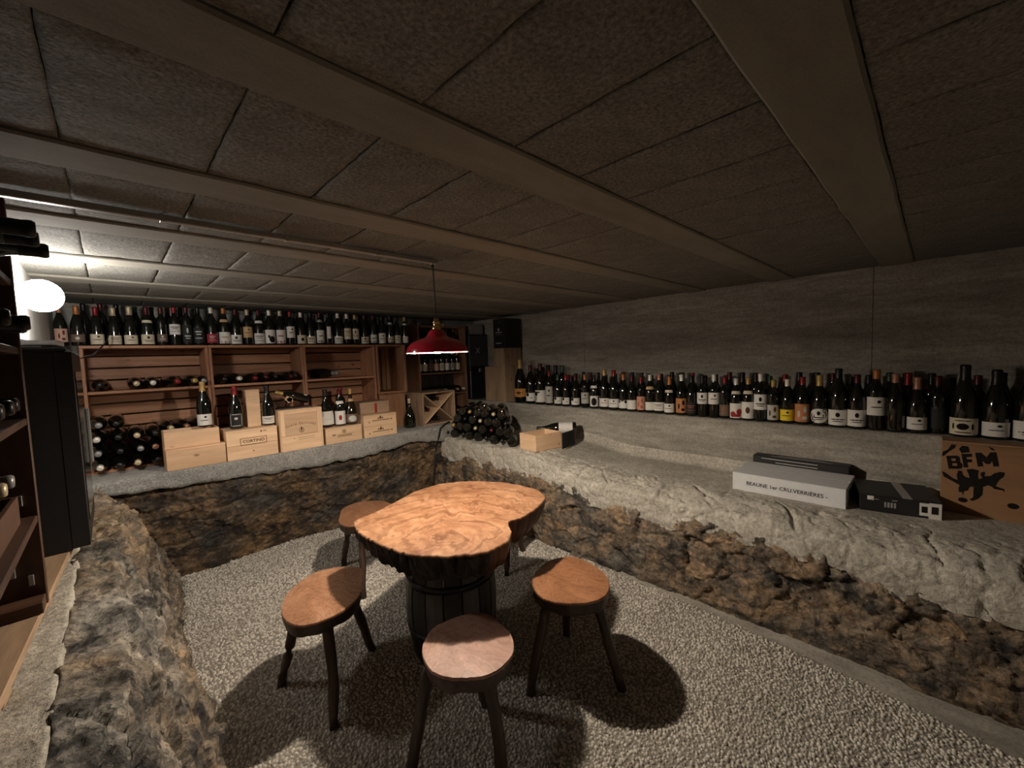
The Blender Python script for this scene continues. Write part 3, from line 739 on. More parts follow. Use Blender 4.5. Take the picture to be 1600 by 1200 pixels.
# printed marks on a label: (centre angle fraction, centre height fraction, half width, half height, kind)
PRINTS = {
 'lines': [(0, .72, .55, .04, 'r'), (0, .55, .4, .03, 'r'), (0, .3, .6, .025, 'r')],
 'crest': [(0, .68, .16, .15, 'e'), (0, .38, .55, .035, 'r'), (0, .25, .4, .025, 'r')],
 'small': [(.15, .75, .14, .09, 'e'), (0, .45, .45, .03, 'r')],
 'disc': [(0, .5, .24, .2, 'e')],
 'oval': [(0, .5, .30, .20, 'e'), (-.48, .5, .06, .2, 'e'), (.48, .5, .06, .2, 'e'), (0, .85, .4, .03, 'r'), (0, .15, .4, .03, 'r')],
 'tree': [(-.5, .72, .3, .2, 'e'), (-.45, .45, .06, .3, 'r'), (-.1, .85, .25, .06, 'e')],
 'shapes': [(-.35, .26, .35, .2, 'e'), (.4, .42, .35, .22, 'e'), (.1, .18, .5, .1, 'r')],
 'peaks': [(-.5, .85, .2, .15, 'e'), (0, .93, .16, .08, 'e'), (.5, .82, .22, .18, 'e')],
 'notch': [(-.55, .8, .3, .2, 'r'), (.2, .4, .3, .03, 'r')],
 'figures': [(.3, .7, .16, .18, 'e'), (-.3, .45, .12, .2, 'e'), (.25, .22, .25, .1, 'e')],
 'photo': [(.1, .45, .5, .38, 'e')],
 'band': [(0, .1, .98, .1, 'r'), (0, .55, .45, .04, 'r')],
 'animal': [(.2, .3, .45, .24, 'e'), (-.25, .5, .16, .12, 'e')],
 'drop': [(0, .5, .22, .2, 'e')],
 'frame': [(-.78, .5, .05, .42, 'r'), (.78, .5, .05, .42, 'r'), (0, .94, .78, .03, 'r'), (0, .06, .78, .03, 'r'), (0, .62, .25, .1, 'e')],
}
def print_mesh(kind, z0, z1, wrap, style, ink):
    def f():
        mb = MB(); w = R(wrap) / 2; h = z1 - z0
        for ca, cz, ha, hz, sh in PRINTS[style]:
            n = 12; pts = []
            for k in range(n):
                t = 2 * PI * k / n
                du, dv = math.cos(t), math.sin(t)
                if sh == 'r':
                    s = 1 / max(abs(du), abs(dv)); du *= s; dv *= s
                pts.append((ca + ha * du, cz + hz * dv))
            def P(u, v):
                z = z0 + h * min(.985, max(.015, v)); a = w * min(.97, max(-.97, u)); r_ = radius_at(kind, z) + .0014
                return (r_ * math.cos(a), r_ * math.sin(a), z)
            mid = [((ca + u) / 2, (cz + v) / 2) for u, v in pts]
            mb.add([P(*p) for p in pts] + [P(*p) for p in mid] + [P(ca, cz)], [(i, (i + 1) % n, n + (i + 1) % n, n + i) for i in range(n)] + [(n + i, n + (i + 1) % n, 2 * n) for i in range(n)], True)
        me = mb.mesh('print', False); me.materials.append(MATS[ink]); return me
    return cached(('p', kind, z0, z1, wrap, style, ink), f)
def bottle(kind, loc, rot, label, desc, group, cap='black', lab=None, scale=1.0, style=None, ink='ink', neck=None, glass='bottle_glass', cat='bottle', wide=1.0):
    t = thing('wine_bottle', desc, cat, loc, 0, group, rot)
    t.scale = (scale * wide, scale * wide, scale)
    link('glass', glass_mesh(kind, glass), t)
    if cap: link('capsule', capsule_mesh(kind, cap, .046 if kind != 'champagne' else .068), t)
    if lab:
        col, z0, z1, wrap = lab[:4]; sh = lab[4] if len(lab) > 4 else 'rect'
        l = link('paper_label', label_mesh(kind, col, z0, z1, wrap, sh), t)
        if style: link('print', print_mesh(kind, z0, z1, wrap, style, ink), l)
    if neck:
        z = .185 if kind != 'bordeaux' else .21
        link('neck_label', label_mesh(kind, neck, z, z + .022, 120, 'rect'), t)
    return t

# --- the long row on the concrete ledge (front row)
GL = 'bottles standing along the concrete ledge'
LOW = (.022, .085); MIDL = (.03, .115); HIGH = (.095, .175)
def L(col, zz, wrap=150, *sh): return (col, zz[0], zz[1], wrap, *sh)
ledge = [ # y, kind, scale, label, cap, style, ink, neck, description, dx
 (3.145, 'champagne', 1.48, L('orange', (.045, .105)), 'gold', 'oval', 'ink_brown', None, 'very large champagne bottle with orange label beside the tall wooden boxes', 0),
 (2.985, 'burgundy', 1.36, L('white', LOW, 110), 'dark_red', 'notch', 'ink', None, 'tall magnum with small low white label and dark red capsule on the ledge', 0),
 (2.85, 'burgundy', 1.40, L('white', (.018, .105)), 'dark_red', 'tree', 'ink', None, 'magnum with large white label printed with a black tree on the ledge', 0),
 (2.725, 'bordeaux', 1.15, L('grey', (.02, .165), 130), 'red', 'small', 'ink', None, 'bottle with tall narrow grey label reaching its shoulder on the ledge', 0),
 (2.616, 'burgundy', 1.02, L('white', LOW, 120), 'green', 'notch', 'ink', None, 'bottle with notched white label and green black capsule on the ledge', 0),
 (2.512, 'burgundy', 1.02, L('white', LOW, 115), 'red', 'notch', 'ink', None, 'bottle with notched white label and bright red capsule on the ledge', 0),
 (2.403, 'burgundy', 1.02, L('white', LOW, 150), 'dark_red', 'notch', 'ink', None, 'bottle with broad notched white label and dark red capsule on the ledge', 0),
 (2.291, 'bordeaux', 1.03, L('grey', (.04, .14), 150), 'orange', 'small', 'ink', None, 'bottle with pale grey mid-height label and orange capsule on the ledge', 0),
 (2.184, 'burgundy', 1.02, L('white', (.02, .115), 140), 'black', 'photo', 'ink', 'white', 'bottle whose white label carries a big black picture on the ledge', 0),
 (2.074, 'burgundy', 1.20, L('white', LOW, 160), 'gold', 'small', 'ink_red', None, 'magnum with wide plain white label and gold capsule on the ledge', 0),
 (1.975, 'burgundy', 1.18, L('white', LOW, 150), 'red', 'small', 'ink', None, 'magnum with wide white label and red capsule on the ledge', 0),
 (1.885, 'burgundy', 1.06, L('white', LOW, 150), 'orange', 'peaks', 'ink', None, 'bottle with jagged mountain-shaped white label and orange capsule on the ledge', 0),
 (1.800, 'burgundy', 1.04, L('white', (.02, .095), 160), 'dark_red', None, 'ink', None, 'bottle with plain unprinted white label next to the salmon labelled bottle', 0),
 (1.718, 'bordeaux', .97, L('salmon', (.02, .135), 150), 'red', 'figures', 'ink_rust', None, 'bottle with tall salmon pink label and red capsule on the ledge', 0),
 (1.640, 'burgundy', 1.05, L('white', LOW, 120), 'white', None, 'ink', 'tan', 'slim bottle with small white label and white capsule on the ledge', 0),
 (1.560, 'burgundy', 1.08, L('white', LOW, 155), 'copper', 'lines', 'ink', None, 'bottle with lined white label and copper red capsule on the ledge', 0),
 (1.470, 'champagne', .94, L('white', (.018, .092), 165), 'orange', 'small', 'ink', 'cream', 'champagne bottle with wide white label and fan-shaped neck label on the ledge', 0),
 (1.375, 'burgundy', 1.06, L('rust', (.02, .125), 150), 'white', 'figures', 'ink', None, 'bottle with rusty orange label bearing black figures on the ledge', 0),
 (1.297, 'burgundy', 1.03, L('black', (.02, .10), 150), 'black', 'lines', 'ink_rust', None, 'all dark bottle with black label and black capsule in the ledge front row', 0),
 (1.215, 'bordeaux', 1.04, L('white', HIGH, 150), 'black', 'crest', 'ink', None, 'bottle with high white label and black capsule on the ledge', 0),
 (1.134, 'bordeaux', 1.06, L('white', HIGH, 150), 'white', 'small', 'ink', None, 'bottle with high white label and white capsule on the ledge', 0),
 (1.060, 'bordeaux', 1.00, L('brown', (.02, .10), 140), 'red', 'lines', 'ink_rust', None, 'bottle with dark brown label and red capsule on the ledge', 0),
 (.982, 'burgundy', .98, L('white', (.012, .118), 160), 'white', 'shapes', 'ink_red', 'cream', 'bottle with white label showing big maroon shapes on the ledge', 0),
 (.904, 'burgundy', 1.00, L('white', (.015, .13), 160), 'gold', 'disc', 'ink_brown', 'cream', 'bottle with tall white label bearing a dark round stamp on the ledge', 0),
 (.828, 'bordeaux', 1.08, L('white', (.075, .172), 160), 'white', 'crest', 'ink', None, 'bottle with crested white label set above a bare dark base on the ledge', 0),
 (.752, 'bordeaux', .94, L('grey', (.018, .125), 160), 'gold', 'figures', 'ink_brown', None, 'bottle with ornate grey label and yellow gold capsule on the ledge', 0),
 (.672, 'burgundy', .97, L('yellow', (.02, .095), 160), 'white', 'small', 'ink', None, 'bottle with bright yellow label on the ledge', 0),
 (.590, 'burgundy', 1.02, L('rust', (.018, .13), 160), 'red', 'figures', 'ink_light', None, 'bottle with rust brown picture label and red capsule on the ledge', 0),
 (.500, 'champagne', 1.00, L('white', (.02, .11), 150, 'round'), 'gold', 'crest', 'ink', None, 'champagne bottle with round white label and gold foil on the ledge', 0),
 (.407, 'burgundy', 1.20, L('white', (.012, .090), 165), 'black', 'crest', 'ink', None, 'magnum with low white label and black capsule on the ledge', 0),
 (.318, 'burgundy', 1.08, L('white', (.015, .105), 160), 'dark_red', 'crest', 'ink', None, 'bottle with crested low white label and dark red capsule on the ledge', 0),
 (.232, 'bordeaux', 1.17, L('white', (.075, .165), 160), 'orange', 'small', 'ink', None, 'large bottle with high white label and shining orange capsule on the ledge', 0),
 (.150, 'burgundy', 1.10, None, 'copper', None, 'ink', None, 'bottle without front label but with pinkish copper capsule on the ledge', 0),
 (.062, 'champagne', .97, L('white', (.022, .092), 150), 'copper', 'small', 'ink', None, 'champagne bottle with low white label and copper foil on the ledge', 0),
 (-.018, 'bordeaux', 1.04, L('black', (.03, .14), 150), 'dark_red', None, 'ink', None, 'dark bottle with plain black label and dark red capsule on the ledge', .03),
 (-.115, 'champagne', 1.18, L('cream', (.012, .085), 170), 'black', 'oval', 'ink', None, 'wide magnum with cream label and dark oval emblem on the ledge', 0),
 (-.222, 'champagne', 1.10, L('white', (.015, .080), 150), 'black', 'small', 'ink', None, 'champagne shaped bottle with low white label and black foil on the ledge', 0),
 (-.330, 'champagne', 1.20, L('white', (.012, .085), 165), 'dark_red', 'crest', 'ink', None, 'wide magnum with low white label above the plywood box', 0),
 (-.445, 'bordeaux', 1.28, L('black', (.05, .17), 150), 'black', None, 'ink', None, 'large black bottle with black label past the plywood box', 0),
]
LEDGE_PX = {}
for (y, kind, sc, lab, cap, st, ink, nk, desc, dx) in ledge:
    x = 3.185 + dx + rnd.uniform(-.006, .006)
    a = PI + math.atan2(y, x) * .6 + rnd.uniform(-.12, .12)
    r_ = PROF[kind][4][0] * sc
    bottle(kind, (max(x, 3.128 + r_), y, ZL), (0, 0, a), None, desc, GL, cap, lab, sc, st, ink, nk, wide=.97 if sc < 1.3 else 1.0)
# rows behind it
ys = frange(3.02, -.52, 41)
for i, y in enumerate(ys):
    kind = ('bordeaux', 'burgundy', 'burgundy', 'champagne', 'bordeaux')[i % 5]
    cp = ('black', 'dark_red', 'black', 'black', 'green', 'red', 'black')[i % 7]
    sc = (1.0 + .10 * ((i * 7) % 5) / 4) * (1.22 if y > 2.6 else 1.0)
    hasneck = {'black': 'black', 'dark_red': 'dark red', 'green': 'green black', 'red': 'bright red'}[cp]
    kd = {'bordeaux': 'square-shouldered', 'burgundy': 'sloping-shouldered', 'champagne': 'broad champagne'}[kind]
    bottle(kind, (3.315 + rnd.uniform(-.008, .012), y + rnd.uniform(-.006, .006), ZL), (0, 0, PI), None,
           '%s bottle with %s capsule standing behind the ledge front row' % (kd, hasneck), 'bottles behind the front row on the concrete ledge', cp, None, sc, wide=.95)

# --- the row on top of the wooden rack
ZR = 1.618
GS = 'bottles standing on top of the wooden wine rack'
top_row = [
 (-.199, 'burgundy', L('pink', (.03, .13), 120), 'copper', 'figures', 'ink_brown', None, 'bottle with pink framed picture label on the rack end by the fridge'),
 (-.125, 'champagne', L('brown', (.03, .09), 140), 'orange', 'disc', 'ink_light', None, 'champagne bottle with dark label and orange foil on the rack'),
 (-.038, 'champagne', L('cream', (.012, .095), 165), 'red', 'small', 'ink_brown', None, 'wide bottle with large cream label and red foil on the rack'),
 (.045, 'champagne', L('cream', (.012, .085), 165), 'cream', 'lines', 'ink_brown', None, 'wide bottle with lined cream label and cream foil on the rack'),
 (.125, 'champagne', L('cream', (.012, .085), 160), 'cream', 'small', 'ink_brown', None, 'wide bottle with small-printed cream label and cream foil on the rack'),
 (.212, 'champagne', L('cream', (.012, .09), 160), 'dark_red', 'crest', 'ink_brown', 'cream', 'bottle with yellowish cream label and matching neck label on the rack'),
 (.290, 'bordeaux', L('brown', (.03, .09), 130), 'dark_red', 'crest', 'ink_light', None, 'slim bottle with small brown and gold label on the rack'),
 (.364, 'bordeaux', L('white', (.085, .165), 150), 'red', 'lines', 'ink', None, 'bottle with high lined white label and red capsule on the rack'),
 (.432, 'bordeaux', L('black', (.02, .16), 120), 'dark_red', 'crest', 'ink_light', None, 'dark bottle with upright light print on black and red capsule on the rack'),
 (.502, 'burgundy', L('black', (.02, .14), 120), 'black', 'lines', 'ink_light', None, 'dark bottle with lined light print on black label on the rack'),
 (.582, 'burgundy', L('crimson', (.02, .09), 120), 'white', 'lines', 'ink_light', None, 'bottle with crimson label and white capsule on the rack'),
 (.662, 'burgundy', L('white', (.015, .105), 160), 'orange', 'band', 'ink_rust', 'tan', 'bottle with white label, tan neck label and orange capsule on the rack'),
 (.738, 'burgundy', L('white', (.012, .085), 160), 'dark_red', 'crest', 'ink', None, 'bottle with low crested white label and dark red capsule on the rack'),
 (.818, 'bordeaux', L('tan', (.065, .155), 150), 'cream', 'small', 'ink_brown', None, 'bottle with high tan label and cream capsule on the rack'),
 (.897, 'burgundy', L('white', (.012, .10), 160), 'dark_red', 'lines', 'ink', 'white', 'bottle with white label and white neck label on the rack'),
 (.973, 'burgundy', L('white', (.015, .13), 150), 'white', 'animal', 'ink', None, 'bottle with white label showing a black animal shape on the rack'),
 (1.055, 'burgundy', L('white', (.015, .13), 150), 'cream', 'band', 'ink_red', None, 'bottle with white label and red bottom band on the rack'),
 (1.132, 'bordeaux', L('white', (.065, .165), 150), 'red', 'small', 'ink', None, 'bottle with high white label above a dark base on the rack'),
 (1.218, 'burgundy', L('cream', (.012, .09), 150), 'white', 'disc', 'ink', None, 'bottle with cream label bearing a dark round emblem on the rack'),
 (1.297, 'burgundy', L('cream', (.012, .08), 150), 'black', 'lines', 'ink', None, 'bottle with low cream label and black capsule on the rack'),
 (1.374, 'bordeaux', L('white', (.02, .135), 140), 'dark_red', 'band', 'ink_brown', 'grey', 'bottle with white label, brown bottom band and grey neck label on the rack'),
 (1.445, 'bordeaux', L('white', (.06, .17), 55), 'black', None, 'ink', None, 'bottle with one narrow upright white strip label on the rack'),
 (1.533, 'burgundy', L('white', (.012, .08), 160), 'white', 'lines', 'ink', None, 'bottle with low lined white label and white capsule on the rack'),
 (1.617, 'bordeaux', L('cream', (.055, .16), 150), 'white', 'lines', 'ink_brown', None, 'bottle with high lined cream label and white capsule on the rack'),
 (1.698, 'bordeaux', L('cream', (.055, .16), 140), 'gold', 'crest', 'ink_brown', None, 'bottle with high crested cream label and gold capsule on the rack'),
 (1.791, 'burgundy', L('cream', (.012, .08), 160), 'dark_red', 'crest', 'ink_brown', None, 'bottle with low crested cream label and dark red capsule on the rack'),
 (1.876, 'bordeaux', L('white', (.02, .105), 150), 'dark_red', 'band', 'ink', None, 'bottle with white label and black bottom band on the rack'),
 (1.964, 'burgundy', L('white', (.015, .12), 150), 'black', 'small', 'ink', None, 'bottle with big small-printed white label and black capsule on the rack'),
 (2.056, 'bordeaux', L('cream', (.02, .085), 150), 'black', 'band', 'ink', 'white', 'bottle with short cream label and white neck label on the rack'),
 (2.134, 'burgundy', L('cream', (.015, .10), 140), 'black', 'small', 'ink_brown', None, 'bottle with cream label and black capsule above the slatted box'),
 (2.222, 'bordeaux', L('white', (.02, .09), 120), 'gold', None, 'ink', 'white', 'slim bottle with gold capsule and white neck label at the rack end'),
]
for (x, kind, lab, cap, st, ink, nk, desc) in top_row:
    sc = {'bordeaux': .965, 'burgundy': .97, 'champagne': .925}[kind] * rnd.uniform(.97, 1.0) * (.87 + .13 * smooth01(-.1, .6, x))
    bottle(kind, (x, 3.845 + rnd.uniform(-.006, .006), ZR), (0, 0, -PI / 2 - math.atan2(x, 3.85) * .7 + rnd.uniform(-.12, .12)), None, desc, GS, cap, lab, sc, st, ink, nk, wide=.94)
for i, x in enumerate(frange(-.10, 2.14, 27)):
    kind = ('burgundy', 'bordeaux', 'burgundy')[i % 3]; cp = ('black', 'dark_red', 'black', 'green')[i % 4]
    bottle(kind, (x + rnd.uniform(-.008, .008), 3.965, ZR), (0, 0, -PI / 2), None,
           '%s bottle with %s capsule behind the rack-top front row' % ({'bordeaux': 'square-shouldered', 'burgundy': 'sloping-shouldered'}[kind], {'black': 'black', 'dark_red': 'dark red', 'green': 'green black'}[cp]),
           'bottles behind the front row on top of the rack', cp, None, rnd.uniform(.93, .97), wide=.92)

# --- wooden wine rack units
def rack_unit(x0, x1, label, shelf=True):
    t = thing('wine_rack', label, 'wine rack', (x0, 3.75, ZS), group='wooden wine rack units on the slab')
    w = x1 - x0; H_ = 1.616 - ZS; D = .30; b = .018
    obj('side_panel', B(0, b, 0, D, 0, H_ - b, c=.002), 'rack_wood_z', t); obj('side_panel', B(w - b, w, 0, D, 0, H_ - b, c=.002), 'rack_wood_z', t)
    obj('top_board', B(0, w, -.004, D, H_ - b, H_, c=.002), 'rack_wood_x', t)
    obj('bottom_board', B(b, w - b, 0, D, 0, b, c=.002), 'rack_wood_x', t)
    obj('shelf', B(b, w - b, .002, D - .012, .512, .512 + b, c=.002), 'rack_wood_x', t)
    z = .022; i = 0
    while z < H_ - .05:
        h = .072
        obj('back_slat', B(b, w - b, D - .012 + .004 * (i % 2), D + .002, z, min(z + h, H_ - b - .002), c=.003), 'rack_wood_x', t); z += h + .011; i += 1
rack_unit(-.125, .535, 'reddish pine rack bay with three bottles lying apart on its shelf, beside the fridge')
rack_unit(.537, 1.190, 'reddish pine rack bay with a row of lying bottles and tall wooden box')
rack_unit(1.192, 1.835, 'reddish pine rack bay with a single lying bottle on its shelf')
sb = thing('slatted_box', 'tall reddish pine box with dark upright slats at the rack end', 'box', (1.845, 3.74, 1.14))
obj('side_panel', B(0, .016, 0, .30, 0, .476, c=.002), 'rack_wood_z', sb); obj('side_panel', B(.284, .31, 0, .30, 0, .476, c=.002), 'rack_wood_z', sb)
obj('top_board', B(.016, .284, 0, .30, .46, .476, c=.002), 'rack_wood_x', sb); obj('bottom_board', B(.016, .284, 0, .30, 0, .016, c=.002), 'rack_wood_x', sb)
for i in range(5): obj('back_slat', B(.018 + i * .0535, .018 + i * .0535 + .040, .270 - .010 * (i % 2), .285, .016, .46, c=.002), 'brown_wood_z', sb)
bb = thing('support_box', 'dark wooden box standing under the slatted box', 'box', (1.86, 3.76, ZS))
obj('body', B(0, .28, 0, .28, 0, .335, c=.003), 'brown_wood_z', bb)
obj('lid', B(-.006, .286, -.006, .286, .335, .35, c=.003), 'brown_wood_x', bb)

# --- bottles lying in the rack, necks to the room
NECK_OUT = (PI / 2, 0, 0)
def lying(x, z, desc, group, kind='burgundy', cap='black', y=3.985, sc=1.0, dz=0, lab=None, tilt=0):
    r_ = PROF[kind][4][0] * sc
    return bottle(kind, (x, y, z + r_), (PI / 2, 0, tilt + rnd.uniform(-.04, .04)), None, desc, group, cap, lab, sc)
ZM = ZS + .512 + .018
GM = 'bottles lying on the rack middle shelf'
lying(-.045, ZM, 'dark bottle lying on the rack shelf right against the fridge', GM, 'burgundy', 'black')
for x, cp, d in ((.123, 'cream', 'first of three lying rack bottles, with cream capsule end'), (.212, 'white', 'middle of three lying rack bottles, with white capsule end'), (.303, 'red', 'third of three lying rack bottles, with red capsule end')):
    lying(x, ZM, d, GM, 'burgundy', cp, tilt=(.12 if cp == 'red' else .03))
lying(.408, ZM, 'lying rack bottle with gold capsule end in front of the divider', GM, 'burgundy', 'gold', tilt=.1)
lying(.492, ZM, 'lying rack bottle with grey capsule end touching the divider', GM, 'bordeaux', 'grey')
for i, x in enumerate((.60, .685, .775, .862, .952, 1.035, 1.12)):
    cp = ('black', 'white', 'red', 'dark_red', 'black', 'dark_red', 'black')[i]
    lying(x + .012, ZM, 'bottle with %s capsule end lying in the middle rack bay' % cp.replace('_', ' '), GM, ('burgundy', 'burgundy', 'bordeaux')[i % 3], cp, tilt=(0, .05, .06, .04, 0, .05, -.05)[i])
lying(1.34, ZM, 'single dark bottle with grey neck lying alone on the rack shelf', GM, 'champagne', 'grey', tilt=.35)
GB = 'bottles stacked lying in the lower rack beside the fridge'
BY = 3.90
rows = [(-.075, .806), (.022, .806), (.119, .806), (.20, .806)]
caps = ['white', 'black', 'cream', 'black', 'grey', 'black', 'grey', 'copper']
k = 0
for j in range(4):
    for i, x in enumerate((-.078, .012, .102, .190)):
        if j == 3 and i > 1: continue
        zc = ZS + .018 + .043 + j * .0885
        cp = caps[k % 8]; k += 1
        row = ('bottom', 'second', 'third', 'top')[j]
        t = bottle('burgundy', (x + (.004 if j % 2 else 0), BY, zc), (PI / 2, 0, rnd.uniform(-.03, .03)), None, 'bottle with %s capsule end in the %s layer of the rack stack' % (cp, row), GB, cp, None, 1.02)
for i, (x, cp) in enumerate(((.272, 'cream'), (.345, 'tan'), (.42, 'white'))):
    pass

# --- wine crates on the slab
GC = 'wooden wine crates on the slab'
def crate(label, x0, x1, y0, y1, z0, z1, lid=True, boards=1, name='wine_crate', group=GC, wood_='crate_wood_', rotz=0, cat='crate'):
    t = thing(name, label, cat, (x0, y0, z0), rotz, group)
    w, d, h = x1 - x0, y1 - y0, z1 - z0; b = .010
    if lid: h -= b
    hs = frange(0, h, boards + 1)
    for a, c_ in zip(hs, hs[1:]):
        obj('front_board', B(0, w, 0, b, a + .0006, c_ - .0006, c=.0012), wood_ + 'x', t)
    obj('back_board', B(0, w, d - b, d, 0, h, c=.0012), wood_ + 'x', t)
    for s in (0, 1): obj('side_board', B(s * (w - b), s * (w - b) + b, b, d - b, 0, h, c=.0012), wood_ + 'y', t)
    obj('bottom_board', B(b, w - b, b, d - b, 0, b), wood_ + 'x', t)
    if lid: obj('lid', B(-.001, w + .001, -.001, d, h, h + b, c=.0015), wood_ + 'x', t)
    return t
def bars(parent, items, mat, facing='y', off=-.0008):
    """thin printed marks: (u, v, width, height)"""
    mb = MB()
    for u, v, w, h in items:
        if facing == 'y': mb.box(u - w / 2, u + w / 2, off, .001, v - h / 2, v + h / 2)
        else: mb.box(off, .001, u - w / 2, u + w / 2, v - h / 2, v + h / 2)
    return obj('print', mb, mat, parent)
def oval(parent, u, v, a, b_, mat, t=.002, y=-.0008):
    mb = MB(); n = 28; vs_ = []
    for k in range(n):
        c_, s_ = math.cos(2 * PI * k / n), math.sin(2 * PI * k / n)
        vs_ += [(u + a * c_, y, v + b_ * s_), (u + (a - t) * c_, y, v + (b_ - t) * s_)]
    return obj('print', mb.add(vs_, [(2 * k, 2 * k + 1, 2 * ((k + 1) % n) + 1, 2 * ((k + 1) % n)) for k in range(n)]), mat, parent)
cA = crate('long low plain crate lying below the open tray at the slab edge', .225, .545, 3.44, 3.66, ZS, .925, True)
cA2 = crate('open plain wooden tray resting on the long low crate', .226, .525, 3.50, 3.68, .925, 1.035, False)
cB = crate('wooden crate with framed stamp, carrying two bottles and tall box', .552, .872, 3.44, 3.68, ZS, 1.0, True, 2)
lettering('CORTINO', .030, cB, (.165, -.001, .122), FACE_Y, 'ink_brown', offset=.0004)
bars(cB, [(.165, .146, .165, .003), (.165, .098, .165, .003), (.083, .122, .003, .05), (.247, .122, .003, .05), (.215, .185, .010, .010), (.16, .05, .008, .008)], 'ink_brown')
cC = thing('wine_crate', 'tall square wooden crate with sliding panel and arched brown lettering', 'crate', (.888, 3.44, ZS), 0, GC)
w, h, d = .315, .318, .20
obj('back_board', B(0, w, d - .01, d, 0, h), 'crate_wood_x', cC)
for s in (0, 1):
    obj('side_board', B(s * (w - .012), s * (w - .012) + .012, .0, d - .01, 0, h, c=.0015), 'crate_wood_z', cC)
obj('top_board', B(.012, w - .012, 0, d - .01, h - .012, h, c=.0015), 'crate_wood_x', cC); obj('bottom_board', B(.012, w - .012, 0, d - .01, 0, .012), 'crate_wood_x', cC)
obj('front_board', B(.012, w - .012, .001, .011, .012, .115, c=.0012), 'crate_wood_x', cC)
obj('sliding_panel', B(.040, w - .040, .006, .014, .116, h - .035, c=.0012), 'crate_wood_x', cC)
obj('panel_rail', B(.012, .040, .001, .012, .116, h - .012, c=.0015), 'crate_wood_z', cC); obj('panel_rail', B(w - .040, w - .012, .001, .012, .116, h - .012, c=.0015), 'crate_wood_z', cC)
obj('panel_rail', B(.040, w - .040, .001, .012, h - .035, h - .012, c=.0015), 'crate_wood_x', cC)
arc_text('Croix Collines', .026, .30, cC, (w / 2, .0050, .205), FACE_Y, 'ink_brown')
oval(cC, w / 2, .150, .018, .018, 'ink_brown', .004, .0050); obj('print', B(w / 2 - .004, w / 2 + .004, .0042, .006, .142, .176), 'ink_brown', cC)
bars(cC, [(.10, .092, .006, .006), (.19, .095, .12, .002), (.19, .080, .12, .002)], 'ink_brown', off=0.0)
cD = crate('small low crate with oval crest carrying the three big bottles', 1.222, 1.525, 3.44, 3.66, ZS, .922, True)
oval(cD, .15, .092, .017, .015, 'ink_brown', .004); bars(cD, [(.15, .092, .012, .010)] + [(.10 + i * .011, .058, .007, .010) for i in range(11)] + [(.17, .045, .15, .0015), (.17, .07, .15, .0015)], 'ink_brown')
cE = crate('lower of two matching crested crates at the slab end', 1.545, 1.855, 3.44, 3.70, ZS, .888, True)
cE2 = crate('upper of two matching crested crates, under the plain box', 1.545, 1.855, 3.44, 3.70, .8885, .988, True)
for c_ in (cE, cE2):
    bars(c_, [(.155, .068, .018, .020), (.135, .064, .012, .012), (.175, .064, .012, .012), (.155, .082, .006, .010)] + [(.085 + i * .0125, .046 - .00002 * (i - 6) ** 2, .009, .008) for i in range(13)] + [(.05, .035, .010, .010), (.26, .045, .014, .010)], 'ink_brown')
cF = crate('plain weathered wooden box with a dark central strip on the crested crates', 1.555, 1.83, 3.52, 3.72, .9885, 1.095, True, wood_='plank_wood_')
obj('dark_strip', B(.135, .158, -.002, .001, .005, .09), 'ink_red', cF)
cG = crate('tall narrow plain wooden box standing upright on the framed-stamp crate', .712, .80, 3.56, 3.66, 1.0, 1.275, True, cat='box', name='bottle_box')

GK = 'big bottles standing on the wooden crates'
bottle('champagne', (.462, 3.60, 1.037), (0, 0, -PI / 2 - .2), None, 'champagne bottle with gold foil and square white label on the open tray', GK, 'gold', L('white', (.012, .09), 140), 1.0, 'small')
bottle('champagne', (.640, 3.55, 1.0), (0, 0, -PI / 2 - .2), None, 'bulky bottle with red foil and framed black label on a crate', GK, 'red', L('black', (.02, .115), 120), .98, 'frame', 'ink_light')
bottle('champagne', (.845, 3.54, 1.0), (0, 0, -PI / 2 - .25), None, 'bottle with black foil and white label against the tall box', GK, 'black', L('white', (.015, .075), 150), .95, 'lines')
bottle('brandy', (1.272, 3.545, .922), (0, 0, -PI / 2 - .3), None, 'round-shouldered large bottle with big white label on the crest crate', GK, 'black', L('white', (.022, .125), 150), 1.08, 'notch', 'ink_light')
bottle('burgundy', (1.378, 3.52, .922), (0, 0, -PI / 2 - .3), None, 'bottle with white label and dark red drop emblem on the crest crate', GK, 'dark_red', L('white', (.015, .125), 150), 1.02, 'drop', 'ink_red', 'white')
bottle('brandy', (1.473, 3.52, .922), (0, 0, -PI / 2 - .3), None, 'brandy bottle with gold capsule and brown picture label on the crest crate', GK, 'gold', L('brown', (.02, .085), 150), 1.07, 'photo', 'ink_light', 'tan', 'bottle_glass_brown', wide=.9)
bottle('bordeaux', (1.43, 3.62, .922), (0, 0, -PI / 2), None, 'bottle with bright red capsule behind the drop-emblem bottle', GK, 'red', None, 1.05)
for x, cp, d in ((.255, 'cream', 'bottle with cream capsule end lying behind the open tray, nearest the stack'), (.345, 'copper', 'bottle with copper capsule end lying behind the open tray'), (.43, 'white', 'bottle with white capsule end lying behind the champagne bottle')):
    bottle('burgundy', (x, 4.00, 1.04), (PI / 2, 0, .1), None, d, GB, cp, None, 1.0)
